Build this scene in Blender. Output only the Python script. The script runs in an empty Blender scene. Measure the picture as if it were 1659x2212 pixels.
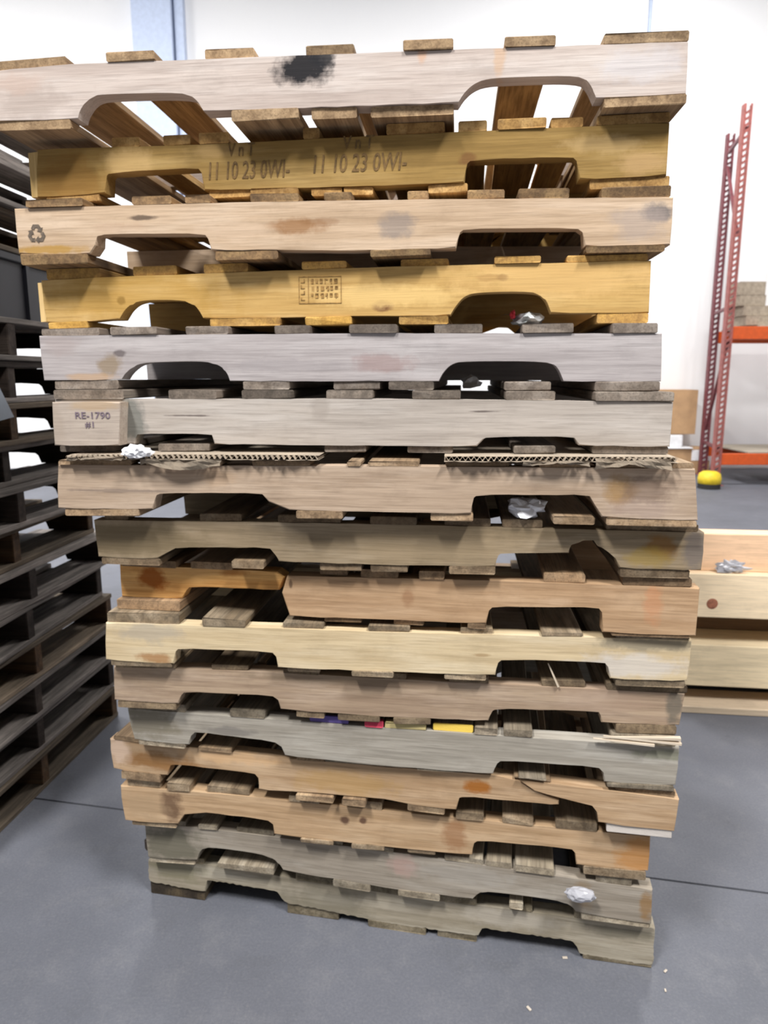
import bpy, bmesh, math, random
from mathutils import Vector, Matrix

# ------------------------------------------------------------------ camera, world, lamps, exposure
SC = bpy.context.scene
COL = SC.collection
cam = bpy.data.objects.new('camera', bpy.data.cameras.new('camera'))
COL.objects.link(cam)
cam.location = (0, 0, 1.3197)
cam.rotation_euler = (math.radians(90 - 10.768), 0, 0)
cam.data.sensor_fit = 'VERTICAL'
cam.data.sensor_height = 36
cam.data.lens = 1530.4 / 2212 * 36
cam.data.clip_start = 0.05
cam.data.dof.use_dof = True
cam.data.dof.focus_distance = 0.8
cam.data.dof.aperture_fstop = 9.0
SC.camera = cam

W = bpy.data.worlds.new('world'); SC.world = W
W.use_nodes = True
W.node_tree.nodes['Background'].inputs[0].default_value = (0.93, 0.96, 1.0, 1)
W.node_tree.nodes['Background'].inputs[1].default_value = 0.16

def area(name, loc, sx, sy, power, color=(1, .99, .98), target=None):
    l = bpy.data.lights.new(name, 'AREA'); l.shape = 'RECTANGLE'; l.size = sx; l.size_y = sy
    l.energy = power; l.color = color
    o = bpy.data.objects.new(name, l); COL.objects.link(o); o.location = loc
    if target:
        o.rotation_euler = (Vector(target) - Vector(loc)).to_track_quat('-Z', 'Y').to_euler()
    return o
# unseen lamps for the warehouse's ceiling lighting, hung at about seven metres
area('unseen_overhead_light', (-2.4, -2.0, 7.0), .8, 1.8, 700)
area('unseen_overhead_light', (2.6, -2.0, 7.0), .8, 1.8, 700)
area('unseen_overhead_light', (-2.5, 5.5, 7.0), .8, 1.8, 420)
area('unseen_overhead_light', (3.2, 7.0, 7.0), .8, 1.8, 420)
area('unseen_overhead_light', (-6.6, 6.2, 7.0), .8, 1.8, 420)  # extra lamp, added to brighten the left of the back wall

SC.view_settings.view_transform = 'Standard'
SC.view_settings.look = 'None'
SC.view_settings.gamma = 1
SC.view_settings.use_curve_mapping = False
SC.view_settings.exposure = 0.0

# ------------------------------------------------------------------ measured pallet tables (metres, in each pallet's own frame)
PALLETS = [
 dict(k=1, loc=(-0.1045,1.3863,1.7759), yaw=0.0987, L=1.2428, top=[(-0.6192,0.1043),(-0.476,0.1097),(0.1055,0.1063),(0.622,0.1018)], bot=[(-0.6287,0.0174),(-0.4677,0.017),(-0.4674,0.018),(-0.4666,0.0199),(-0.4656,0.0229),(-0.4641,0.0268),(-0.4616,0.0311),(-0.4582,0.0358),(-0.4538,0.0409),(-0.4484,0.0464),(-0.4421,0.0507),(-0.4349,0.0537),(-0.4268,0.0554),(-0.4179,0.0559),(-0.402,0.0561),(-0.3792,0.0561),(-0.3496,0.0558),(-0.3133,0.0553),(-0.2849,0.0541),(-0.2642,0.0522),(-0.2513,0.0496),(-0.246,0.0463),(-0.2413,0.0426),(-0.2371,0.0385),(-0.2336,0.034),(-0.2305,0.029),(-0.2283,0.0253),(-0.2268,0.0228),(-0.226,0.0216),(0.2368,0.0204),(0.2374,0.0214),(0.2387,0.0233),(0.2406,0.0262),(0.2432,0.03),(0.246,0.0337),(0.2492,0.0372),(0.2527,0.0405),(0.2564,0.0437),(0.2607,0.0467),(0.2653,0.0493),(0.2705,0.0516),(0.276,0.0536),(0.2837,0.0552),(0.2935,0.0563),(0.3054,0.0569),(0.3194,0.0571),(0.3365,0.0572),(0.3569,0.0571),(0.3804,0.0568),(0.407,0.0563),(0.4279,0.0552),(0.4432,0.0533),(0.4529,0.0508),(0.457,0.0475),(0.4607,0.0436),(0.4642,0.039),(0.4674,0.0337),(0.4702,0.0278),(0.4724,0.0233),(0.4738,0.0203),(0.4745,0.0188),(0.6245,0.0201)], bl=[(-0.6287,0.0174),(-0.4677,0.017),(-0.226,0.0216),(0.2368,0.0204),(0.4745,0.0188),(0.6245,0.0201)], up=[(-0.6214,0.1213),(-0.466,0.1267),(-0.3107,0.1258),(-0.1553,0.1248),(0.0,0.1239),(0.1553,0.1229),(0.3107,0.1215),(0.466,0.1202),(0.6214,0.1188)], lo=[(-0.6214,0.0009),(-0.466,0.0),(-0.3107,0.0006),(-0.1553,0.0015),(0.0,0.0019),(0.1553,0.0022),(0.3107,0.0021),(0.466,0.0019),(0.6214,0.0028)], tb=[(-0.6198,-0.4848),(-0.4043,-0.3124),(-0.2205,-0.1294),(-0.035,0.0513),(0.1389,0.2262),(0.3147,0.4013),(0.4826,0.6225)], bb=[(-0.6291,-0.483),(-0.1741,-0.0499),(-0.0269,0.0555),(0.0805,0.2288),(0.488,0.6252)]),
 dict(k=2, loc=(-0.0912,1.4282,1.6546), yaw=0.1226, L=1.2027, top=[(-0.5952,0.1057),(-0.2641,0.102),(0.0923,0.1048),(0.5995,0.1067)], bot=[(-0.6039,0.0162),(-0.4593,0.0207),(-0.4558,0.0537),(-0.4517,0.0577),(-0.2661,0.0609),(-0.2592,0.0523),(-0.258,0.0198),(0.0923,0.0175),(0.2413,0.0186),(0.244,0.0519),(0.2506,0.0572),(0.4371,0.0562),(0.444,0.0498),(0.448,0.0177),(0.6002,0.0198)], bl=[(-0.6039,0.0162),(-0.4593,0.0207),(-0.258,0.0198),(0.0923,0.0175),(0.2413,0.0186),(0.448,0.0177),(0.6002,0.0198)], up=[(-0.6014,0.1221),(-0.451,0.1213),(-0.3007,0.1219),(-0.1503,0.1228),(0.0,0.1232),(0.1503,0.1235),(0.3007,0.1234),(0.451,0.1232),(0.6014,0.1239)], lo=[(-0.6014,0.0024),(-0.451,0.0048),(-0.3007,0.0046),(-0.1503,0.0043),(0.0,0.0032),(0.1503,0.0023),(0.3007,0.0014),(0.451,0.0),(0.6014,0.0)], tb=[(-0.4409,-0.3844),(-0.3358,-0.2822),(-0.2637,-0.2043),(-0.0606,-0.0297),(0.0966,0.2032),(0.2284,0.2803),(0.2993,0.3858),(0.3938,0.4506),(0.4745,0.5992)], bb=[(-0.5845,-0.4727),(-0.2499,-0.1671),(-0.1651,-0.0718),(-0.0475,0.0113),(0.0149,0.0704),(0.1747,0.2474),(0.4678,0.6064)]),
 dict(k=3, loc=(-0.1032,1.403,1.5369), yaw=0.102, L=1.2375, top=[(-0.621,0.1061),(-0.4602,0.1067),(-0.1586,0.1072),(0.1042,0.1051),(0.6204,0.0976)], bot=[(-0.62,0.022),(-0.4719,0.0195),(-0.4594,0.0347),(-0.4569,0.0534),(-0.4407,0.0565),(-0.2377,0.0518),(-0.2317,0.0433),(-0.229,0.0222),(0.1042,0.0165),(0.2376,0.0183),(0.243,0.0466),(0.2497,0.0513),(0.4581,0.0487),(0.4674,0.0422),(0.4704,0.0167),(0.6208,0.0164)], bl=[(-0.62,0.022),(-0.4719,0.0195),(-0.2291,0.0214),(0.1042,0.0165),(0.2376,0.0183),(0.4704,0.0167),(0.6208,0.0164)], up=[(-0.6188,0.12),(-0.4641,0.1224),(-0.3094,0.1223),(-0.1547,0.122),(0.0,0.1209),(0.1547,0.12),(0.3094,0.119),(0.4641,0.1177),(0.6188,0.1176)], lo=[(-0.6188,0.0),(-0.4641,0.0005),(-0.3094,0.0025),(-0.1547,0.0034),(0.0,0.0034),(0.1547,0.0039),(0.3094,0.0044),(0.4641,0.0042),(0.6188,0.0042)], tb=[(-0.5934,-0.4784),(-0.3807,-0.3028),(-0.2754,-0.2257),(-0.1494,-0.0565),(-0.0083,0.0439),(0.147,0.1852),(0.2569,0.3237),(0.3485,0.4389),(0.4957,0.616)], bb=[(-0.6159,-0.4772),(-0.2212,-0.099),(0.078,0.1907),(0.4723,0.6109)]),
 dict(k=4, loc=(-0.1062,1.4315,1.4167), yaw=0.1342, L=1.2018, top=[(-0.6011,0.0983),(-0.4082,0.103),(0.1076,0.1106),(0.5979,0.1123)], bot=[(-0.597,0.0139),(-0.4372,0.0187),(-0.4361,0.0201),(-0.4341,0.0229),(-0.4309,0.0272),(-0.4268,0.0328),(-0.4222,0.0379),(-0.4171,0.0423),(-0.4116,0.0462),(-0.4057,0.0495),(-0.3979,0.0521),(-0.3881,0.054),(-0.3764,0.0552),(-0.3629,0.0557),(-0.3491,0.0558),(-0.335,0.0556),(-0.3207,0.0551),(-0.3061,0.0542),(-0.2943,0.0527),(-0.285,0.0506),(-0.2785,0.0478),(-0.2745,0.0444),(-0.2709,0.0406),(-0.2675,0.0363),(-0.2643,0.0316),(-0.2614,0.0264),(-0.2593,0.0225),(-0.2578,0.0199),(-0.2571,0.0186),(0.1076,0.02),(0.2344,0.0194),(0.2351,0.0205),(0.2365,0.0228),(0.2386,0.0261),(0.2413,0.0306),(0.2443,0.0349),(0.2475,0.0392),(0.251,0.0435),(0.2546,0.0477),(0.2588,0.0513),(0.2637,0.0543),(0.2691,0.0567),(0.2752,0.0585),(0.2865,0.0598),(0.3031,0.0607),(0.3248,0.0612),(0.3516,0.0612),(0.3729,0.0605),(0.3887,0.0591),(0.3991,0.057),(0.4041,0.0543),(0.4086,0.0504),(0.4126,0.0454),(0.4162,0.0394),(0.4192,0.0323),(0.4215,0.0269),(0.4231,0.0233),(0.4238,0.0215),(0.6001,0.0195)], bl=[(-0.597,0.0139),(-0.4372,0.0187),(-0.2571,0.0186),(0.1076,0.02),(0.2344,0.0194),(0.4239,0.0207),(0.6001,0.0195)], up=[(-0.6009,0.1201),(-0.4507,0.1209),(-0.3004,0.1228),(-0.1502,0.1236),(0.0,0.1236),(0.1502,0.1241),(0.3004,0.1247),(0.4507,0.1244),(0.6009,0.1245)], lo=[(-0.6009,0.0),(-0.4507,0.0023),(-0.3004,0.0025),(-0.1502,0.0027),(0.0,0.0031),(0.1502,0.003),(0.3004,0.0023),(0.4507,0.002),(0.6009,0.0009)], tb=[(-0.588,-0.4724),(-0.4027,-0.3102),(-0.2524,-0.1624),(-0.0535,0.034),(0.1387,0.2292),(0.3155,0.4004),(0.448,0.5919)], bb=[(-0.5924,-0.5056),(-0.2429,-0.098),(-0.0484,0.0439),(0.1365,0.231),(0.5076,0.5989)]),
 dict(k=5, loc=(-0.0941,1.4084,1.2936), yaw=0.1183, L=1.2199, top=[(-0.6111,0.1092),(0.0953,0.1097),(0.6079,0.1053)], bot=[(-0.6086,0.0195),(-0.4413,0.0215),(-0.4406,0.0224),(-0.4393,0.0242),(-0.4372,0.027),(-0.4345,0.0307),(-0.4308,0.0345),(-0.4262,0.0385),(-0.4207,0.0427),(-0.4143,0.047),(-0.4062,0.0505),(-0.3965,0.0531),(-0.3852,0.0548),(-0.3722,0.0557),(-0.3565,0.0564),(-0.3379,0.0569),(-0.3166,0.0573),(-0.2926,0.0574),(-0.2728,0.0569),(-0.2574,0.0556),(-0.2461,0.0536),(-0.2391,0.0509),(-0.2332,0.048),(-0.2283,0.0448),(-0.2246,0.0414),(-0.2219,0.0378),(-0.2196,0.0343),(-0.2177,0.0308),(-0.2163,0.0273),(-0.2152,0.0239),(-0.2144,0.0214),(-0.2139,0.0197),(-0.2136,0.0188),(0.0953,0.019),(0.2001,0.0182),(0.2006,0.0193),(0.2017,0.0215),(0.2033,0.0248),(0.2055,0.0291),(0.2081,0.0334),(0.2111,0.0375),(0.2146,0.0415),(0.2185,0.0454),(0.2228,0.0487),(0.2275,0.0513),(0.2326,0.0532),(0.238,0.0545),(0.2525,0.0554),(0.276,0.056),(0.3083,0.0562),(0.3494,0.0561),(0.3809,0.0552),(0.4031,0.0534),(0.4161,0.0508),(0.4198,0.0474),(0.4233,0.0434),(0.4265,0.0387),(0.4294,0.0333),(0.432,0.0274),(0.434,0.0229),(0.4353,0.0199),(0.436,0.0184),(0.6123,0.0185)], bl=[(-0.6086,0.0195),(-0.4413,0.0215),(-0.2136,0.0188),(0.0953,0.019),(0.2001,0.0182),(0.436,0.0184),(0.6123,0.0185)], up=[(-0.6099,0.1231),(-0.4575,0.1252),(-0.305,0.1256),(-0.1525,0.1258),(0.0,0.1261),(0.1525,0.126),(0.305,0.1254),(0.4575,0.125),(0.6099,0.1239)], lo=[(-0.6099,0.0011),(-0.4575,0.0023),(-0.305,0.002),(-0.1525,0.0018),(0.0,0.0022),(0.1525,0.0018),(0.305,0.0011),(0.4575,0.0005),(0.6099,0.0)], tb=[(-0.6063,-0.4833),(-0.4558,-0.3588),(-0.3013,-0.2142),(-0.121,-0.0511),(0.028,0.1202),(0.1908,0.2814),(0.3553,0.4484),(0.5185,0.5992)], bb=[(-0.5859,-0.4488),(-0.1873,-0.0932),(-0.0051,0.0862),(0.1043,0.1913),(0.326,0.4123),(0.4932,0.6103)]),
 dict(k=6, loc=(-0.0672,1.3886,1.1659), yaw=0.1062, L=1.2125, top=[(-0.6034,0.1105),(0.068,0.1135),(0.6058,0.1093)], bot=[(-0.608,0.0167),(-0.4411,0.0212),(-0.4348,0.0427),(-0.2757,0.0431),(-0.2737,0.0228),(0.068,0.0226),(0.2471,0.0235),(0.2592,0.036),(0.2634,0.0423),(0.4316,0.0437),(0.4385,0.0272),(0.6053,0.0262)], bl=[(-0.608,0.0167),(-0.4411,0.0212),(-0.2737,0.0228),(0.068,0.0226),(0.2471,0.0235),(0.4385,0.0263),(0.6053,0.0262)], up=[(-0.6062,0.1289),(-0.4547,0.1301),(-0.3031,0.1297),(-0.1516,0.1296),(0.0,0.13),(0.1516,0.1296),(0.3031,0.1288),(0.4547,0.1283),(0.6062,0.1278)], lo=[(-0.6062,0.0),(-0.4547,0.0025),(-0.3031,0.0039),(-0.1516,0.0045),(0.0,0.005),(0.1516,0.0056),(0.3031,0.0066),(0.4547,0.008),(0.6062,0.0083)], tb=[(-0.6027,-0.4557),(-0.3623,-0.2646),(-0.2139,-0.1155),(-0.0449,0.0456),(0.1216,0.2142),(0.2987,0.3914),(0.4636,0.6053)], bb=[(-0.6006,-0.4811),(-0.3928,-0.2865),(-0.0512,0.0316),(0.1133,0.2012),(0.3176,0.3958),(0.4646,0.604)]),
 dict(k=7, loc=(-0.04,1.3454,1.0439), yaw=0.1, L=1.232, top=[(-0.6139,0.1051),(0.0407,0.1095),(0.611,0.1124)], bot=[(-0.622,0.0158),(-0.4227,0.0176),(-0.4151,0.0476),(-0.4063,0.0514),(-0.1972,0.0539),(-0.1866,0.0367),(-0.1456,0.0209),(0.0407,0.0207),(0.2072,0.0203),(0.2091,0.0525),(0.2142,0.057),(0.4273,0.0605),(0.4359,0.0423),(0.4498,0.0188),(0.6236,0.0152)], bl=[(-0.622,0.0158),(-0.4227,0.0176),(-0.1456,0.0209),(0.0407,0.0207),(0.2072,0.0203),(0.4498,0.0188),(0.6236,0.0152)], up=[(-0.616,0.1219),(-0.462,0.1244),(-0.308,0.1258),(-0.154,0.1265),(0.0,0.1269),(0.154,0.1275),(0.308,0.1286),(0.462,0.1299),(0.616,0.1303)], lo=[(-0.616,0.0),(-0.462,0.0013),(-0.308,0.0028),(-0.154,0.0043),(0.0,0.0049),(0.154,0.0044),(0.308,0.0037),(0.462,0.0028),(0.616,0.001)], tb=[(-0.6103,-0.4593),(-0.4309,-0.2762),(-0.2163,-0.1024),(-0.0305,-0.0037),(0.0096,0.1067),(0.1565,0.2755),(0.3308,0.4234),(0.4359,0.6088)], bb=[(-0.6079,-0.452),(-0.132,-0.0405),(0.1299,0.2109),(0.3609,0.4375),(0.4589,0.6214)]),
 dict(k=8, loc=(0.0031,1.3797,0.9321), yaw=0.1082, L=1.2184, top=[(-0.6113,0.0961),(-0.0026,0.1009),(0.609,0.0984)], bot=[(-0.6075,0.0167),(-0.4778,0.0164),(-0.459,0.0288),(-0.4383,0.0422),(-0.2352,0.0465),(-0.225,0.0303),(-0.2196,0.0177),(-0.0026,0.0172),(0.2183,0.0198),(0.2213,0.0435),(0.2265,0.0483),(0.3593,0.051),(0.3611,0.0695),(0.3794,0.0728),(0.3869,0.0794),(0.407,0.0799),(0.413,0.0663),(0.4344,0.0576),(0.45,0.0442),(0.4564,0.024),(0.6091,0.0239)], bl=[(-0.6075,0.0167),(-0.4778,0.0164),(-0.2196,0.0177),(-0.0026,0.0172),(0.2183,0.0198),(0.4565,0.0231),(0.6091,0.0239)], up=[(-0.6092,0.1119),(-0.4569,0.1132),(-0.3046,0.1147),(-0.1523,0.1162),(0.0,0.1167),(0.1523,0.1163),(0.3046,0.1156),(0.4569,0.1148),(0.6092,0.1129)], lo=[(-0.6092,0.0011),(-0.4569,0.0006),(-0.3046,0.0006),(-0.1523,0.0004),(0.0,0.0),(0.1523,0.0023),(0.3046,0.0038),(0.4569,0.005),(0.6092,0.0056)], tb=[(-0.5875,-0.5371),(-0.3836,-0.2959),(-0.219,-0.0911),(-0.0305,0.0618),(0.1166,0.2068),(0.2293,0.3065),(0.4274,0.5981)], bb=[(-0.6001,-0.4732),(-0.3193,-0.2508),(-0.1352,-0.0497),(-0.0308,0.0441),(0.1273,0.2185),(0.4588,0.5882)]),
 dict(k=9, loc=(0.014,1.4046,0.8116), yaw=0.1427, L=1.2082, top=[(-0.603,0.106),(-0.0137,0.103),(0.1983,0.1068),(0.6033,0.1079)], bot=[(-0.6009,0.0327),(-0.4609,0.0338),(-0.4502,0.0562),(-0.4435,0.0627),(-0.2429,0.0632),(-0.2168,0.0195),(-0.0137,0.0132),(0.1961,0.0148),(0.1991,0.0435),(0.2063,0.0517),(0.4177,0.0598),(0.4253,0.0505),(0.4259,0.008),(0.6033,0.0098)], bl=[(-0.6009,0.0327),(-0.4609,0.0338),(-0.2171,0.0112),(-0.0137,0.0132),(0.1961,0.0148),(0.4259,0.008),(0.6033,0.0098)], up=[(-0.6041,0.1216),(-0.4531,0.1211),(-0.3021,0.1211),(-0.151,0.1209),(0.0,0.1205),(0.151,0.1227),(0.3021,0.1243),(0.4531,0.1255),(0.6041,0.1261)], lo=[(-0.6041,0.0098),(-0.4531,0.0102),(-0.3021,0.0034),(-0.151,0.0),(0.0,0.0009),(0.151,0.0023),(0.3021,0.0017),(0.4531,0.0008),(0.6041,0.0024)], tb=[(-0.5897,-0.4646),(-0.4336,-0.3406),(-0.15,-0.0911),(-0.062,0.0151),(0.0579,0.1097),(0.3076,0.388),(0.4588,0.588)], bb=[(-0.6039,-0.4591),(-0.1419,-0.0626),(0.0058,0.0685),(0.1588,0.1963),(0.4435,0.5924)]),
 dict(k=10, loc=(0.0037,1.3989,0.6992), yaw=0.1008, L=1.2222, top=[(-0.6088,0.0993),(-0.0032,0.1009),(0.6124,0.1074)], bot=[(-0.6153,0.0142),(-0.4615,0.011),(-0.4566,0.042),(-0.4501,0.0475),(-0.2404,0.0476),(-0.2317,0.0375),(-0.2314,0.0124),(-0.0032,0.014),(0.2277,0.0149),(0.2306,0.0444),(0.238,0.0508),(0.4476,0.0536),(0.4555,0.044),(0.4588,0.0181),(0.6103,0.0199)], bl=[(-0.6153,0.0142),(-0.4615,0.011),(-0.2314,0.0124),(-0.0032,0.014),(0.2277,0.0149),(0.4588,0.0171),(0.6103,0.0199)], up=[(-0.6111,0.1222),(-0.4583,0.1228),(-0.3056,0.116),(-0.1528,0.1124),(0.0,0.1133),(0.1528,0.1147),(0.3056,0.114),(0.4583,0.1133),(0.6111,0.1148)], lo=[(-0.6111,0.0005),(-0.4583,0.0),(-0.3056,0.0014),(-0.1528,0.0019),(0.0,0.0015),(0.1528,0.0014),(0.3056,0.0015),(0.4583,0.0019),(0.6111,0.0029)], tb=[(-0.6063,-0.4455),(-0.3927,-0.2986),(-0.2187,-0.1317),(-0.0371,0.0497),(0.1544,0.2202),(0.3179,0.4004),(0.4642,0.6072)], bb=[(-0.6036,-0.4669),(-0.2115,-0.1414),(-0.072,0.0163),(0.1229,0.2089),(0.4704,0.6063)]),
 dict(k=11, loc=(0.004,1.42,0.5846), yaw=0.1097, L=1.2235, top=[(-0.6107,0.1016),(-0.2309,0.1065),(-0.0035,0.1036),(0.615,0.1005)], bot=[(-0.6145,0.0217),(-0.4652,0.0207),(-0.4586,0.0431),(-0.4519,0.0501),(-0.2479,0.0518),(-0.2347,0.0427),(-0.2323,0.02),(-0.0035,0.0152),(0.2192,0.018),(0.2253,0.0427),(0.231,0.0462),(0.4472,0.0527),(0.4524,0.0436),(0.4524,0.027),(0.6093,0.0297)], bl=[(-0.6145,0.0217),(-0.4652,0.0207),(-0.2323,0.02),(-0.0035,0.0152),(0.2192,0.018),(0.4524,0.0259),(0.6093,0.0297)], up=[(-0.6118,0.1151),(-0.4588,0.1146),(-0.3059,0.116),(-0.1529,0.1165),(0.0,0.1161),(0.1529,0.116),(0.3059,0.1161),(0.4588,0.1165),(0.6118,0.1175)], lo=[(-0.6118,0.0036),(-0.4588,0.003),(-0.3059,0.0027),(-0.1529,0.0016),(0.0,0.0),(0.1529,0.0015),(0.3059,0.004),(0.4588,0.0071),(0.6118,0.0094)], tb=[(-0.6048,-0.4653),(-0.3863,-0.3028),(-0.2235,-0.144),(-0.0035,0.044),(0.1343,0.2166),(0.3266,0.4159),(0.4583,0.6185)], bb=[(-0.6067,-0.4709),(-0.1973,-0.1355),(-0.1049,-0.0136),(0.0166,0.0964),(0.4821,0.6025)]),
 dict(k=12, loc=(0.0093,1.4278,0.4735), yaw=0.1518, L=1.2077, top=[(-0.6079,0.0967),(-0.0089,0.0958),(0.6036,0.1003)], bot=[(-0.5962,0.0201),(-0.4625,0.0173),(-0.4578,0.0418),(-0.4472,0.0519),(-0.256,0.0425),(-0.2401,0.0325),(-0.2353,0.0103),(-0.0088,0.0054),(0.2281,0.0069),(0.2342,0.0335),(0.2419,0.0407),(0.448,0.0429),(0.4589,0.0322),(0.4592,0.0098),(0.6018,0.0147)], bl=[(-0.5962,0.0201),(-0.4625,0.0173),(-0.2353,0.0103),(-0.0088,0.0054),(0.2281,0.0069),(0.4592,0.0098),(0.6018,0.0147)], up=[(-0.6038,0.1147),(-0.4529,0.1141),(-0.3019,0.1138),(-0.151,0.1127),(0.0,0.1111),(0.151,0.1126),(0.3019,0.115),(0.4529,0.1181),(0.6038,0.1205)], lo=[(-0.6038,0.0089),(-0.4529,0.0061),(-0.3019,0.0025),(-0.151,0.0002),(0.0,0.0),(0.151,0.0017),(0.3019,0.0028),(0.4529,0.0015),(0.6038,0.0017)], tb=[(-0.5962,-0.4663),(-0.36,-0.2786),(-0.1768,-0.089),(-0.0519,-0.0109),(-0.0068,0.0821),(0.0971,0.1832),(0.1863,0.235),(0.2477,0.3073),(0.4679,0.5973)], bb=[(-0.5858,-0.4716),(-0.1449,-0.0399),(0.063,0.1638),(0.2824,0.3405),(0.4646,0.5984)]),
 dict(k=13, loc=(-0.0212,1.4453,0.3633), yaw=0.1758, L=1.2712, top=[(-0.6449,0.1085),(-0.203,0.1014),(0.2631,0.1091),(0.6433,0.0978)], bot=[(-0.6414,0.0304),(-0.5019,0.0269),(-0.4943,0.0553),(-0.4859,0.0585),(-0.2821,0.0561),(-0.2724,0.0454),(-0.2756,0.0156),(0.022,0.0221),(0.1829,0.0155),(0.1874,0.0476),(0.1944,0.0506),(0.3857,0.0524),(0.4386,0.0562),(0.4717,0.0622),(0.4851,0.0256),(0.6388,0.0224)], bl=[(-0.6414,0.0304),(-0.5019,0.0269),(-0.2756,0.0156),(0.022,0.0221),(0.1829,0.0155),(0.4851,0.0256),(0.6388,0.0224)], up=[(-0.6356,0.1194),(-0.4767,0.1168),(-0.3178,0.1132),(-0.1589,0.1105),(0.0,0.1102),(0.1589,0.1121),(0.3178,0.1129),(0.4767,0.1117),(0.6356,0.1115)], lo=[(-0.6356,0.0066),(-0.4767,0.0051),(-0.3178,0.002),(-0.1589,0.0019),(0.0,0.0028),(0.1589,0.0),(0.3178,0.0016),(0.4767,0.0041),(0.6356,0.0026)], tb=[(-0.6328,-0.496),(-0.4158,-0.3359),(-0.1809,-0.1158),(-0.0094,0.0636),(0.176,0.2558),(0.3054,0.3829),(0.5167,0.6357)], bb=[(-0.6197,-0.5198),(-0.1834,-0.0957),(-0.0741,-0.0204),(0.0746,0.1574),(0.5033,0.635)]),
 dict(k=14, loc=(-0.0306,1.4679,0.2397), yaw=0.1583, L=1.2257, top=[(-0.617,0.1064),(-0.2715,0.1104),(0.0315,0.1072),(0.6133,0.1063)], bot=[(-0.6117,0.0134),(-0.473,0.0184),(-0.4571,0.0486),(-0.4003,0.0571),(-0.245,0.0541),(-0.2317,0.0446),(-0.2325,0.0177),(0.0315,0.0161),(0.2333,0.017),(0.2346,0.0488),(0.2427,0.0555),(0.4524,0.0587),(0.4608,0.0494),(0.4623,0.0197),(0.6141,0.022)], bl=[(-0.6117,0.0134),(-0.473,0.0184),(-0.2325,0.0177),(0.0315,0.0161),(0.2333,0.017),(0.4623,0.0197),(0.6141,0.022)], up=[(-0.6129,0.1299),(-0.4597,0.1283),(-0.3064,0.1253),(-0.1532,0.1255),(0.0,0.1264),(0.1532,0.1237),(0.3064,0.125),(0.4597,0.1274),(0.6129,0.1264)], lo=[(-0.6129,0.0),(-0.4597,0.0049),(-0.3064,0.005),(-0.1532,0.0046),(0.0,0.0041),(0.1532,0.0027),(0.3064,0.0017),(0.4597,0.001),(0.6129,0.0006)], tb=[(-0.5984,-0.5143),(-0.4946,-0.4379),(-0.3952,-0.2914),(-0.1926,-0.1204),(-0.0679,0.0262),(0.1949,0.2566),(0.2976,0.365),(0.4132,0.5014),(0.5214,0.6076)], bb=[(-0.5945,-0.4793),(-0.1673,-0.0889),(-0.0449,0.0315),(0.0855,0.1494),(0.478,0.6094)]),
 dict(k=15, loc=(-0.0044,1.4806,0.1152), yaw=0.1891, L=1.2103, top=[(-0.6051,0.1111),(-0.4343,0.1167),(0.005,0.1164),(0.6027,0.1038)], bot=[(-0.6016,0.0142),(-0.4696,0.025),(-0.469,0.0267),(-0.4677,0.0301),(-0.4658,0.0352),(-0.4633,0.042),(-0.4604,0.048),(-0.457,0.0533),(-0.4533,0.0579),(-0.4491,0.0616),(-0.4365,0.0644),(-0.4154,0.0662),(-0.386,0.067),(-0.3484,0.0667),(-0.3183,0.0657),(-0.2954,0.0638),(-0.2796,0.0612),(-0.2708,0.0577),(-0.2634,0.0536),(-0.2572,0.049),(-0.2523,0.0437),(-0.2486,0.038),(-0.2459,0.0336),(-0.244,0.0307),(-0.2431,0.0293),(0.005,0.0196),(0.2119,0.0204),(0.2127,0.0215),(0.2142,0.0235),(0.2165,0.0266),(0.2196,0.0307),(0.2229,0.0344),(0.2264,0.0377),(0.2301,0.0405),(0.234,0.0429),(0.2477,0.0447),(0.271,0.046),(0.3038,0.0468),(0.3459,0.047),(0.3789,0.0465),(0.4028,0.0453),(0.418,0.0434),(0.4244,0.0409),(0.4299,0.0381),(0.4345,0.0351),(0.4381,0.0319),(0.4408,0.0285),(0.4428,0.0259),(0.4442,0.0242),(0.4448,0.0233),(0.6056,0.0174)], bl=[(-0.6016,0.0142),(-0.4696,0.025),(-0.2431,0.0293),(0.005,0.0196),(0.2119,0.0204),(0.4448,0.0233),(0.6056,0.0174)], up=[(-0.6051,0.1246),(-0.4539,0.1295),(-0.3026,0.1295),(-0.1513,0.1291),(0.0,0.1286),(0.1513,0.1272),(0.3026,0.1262),(0.4539,0.1255),(0.6051,0.1251)], lo=[(-0.6051,0.0),(-0.4539,0.0099),(-0.3026,0.0098),(-0.1513,0.007),(0.0,0.0025),(0.1513,0.0034),(0.3026,0.0047),(0.4539,0.0061),(0.6051,0.004)], tb=[(-0.5884,-0.4946),(-0.4583,-0.4095),(-0.362,-0.267),(-0.1863,-0.0951),(-0.0504,0.027),(0.1461,0.2335),(0.2411,0.298),(0.3056,0.3917),(0.4824,0.5581)], bb=[(-0.6,-0.4762),(-0.4153,-0.2703),(-0.1194,-0.0285),(0.0384,0.1368),(0.2966,0.3276),(0.4561,0.6013)]),
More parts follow.
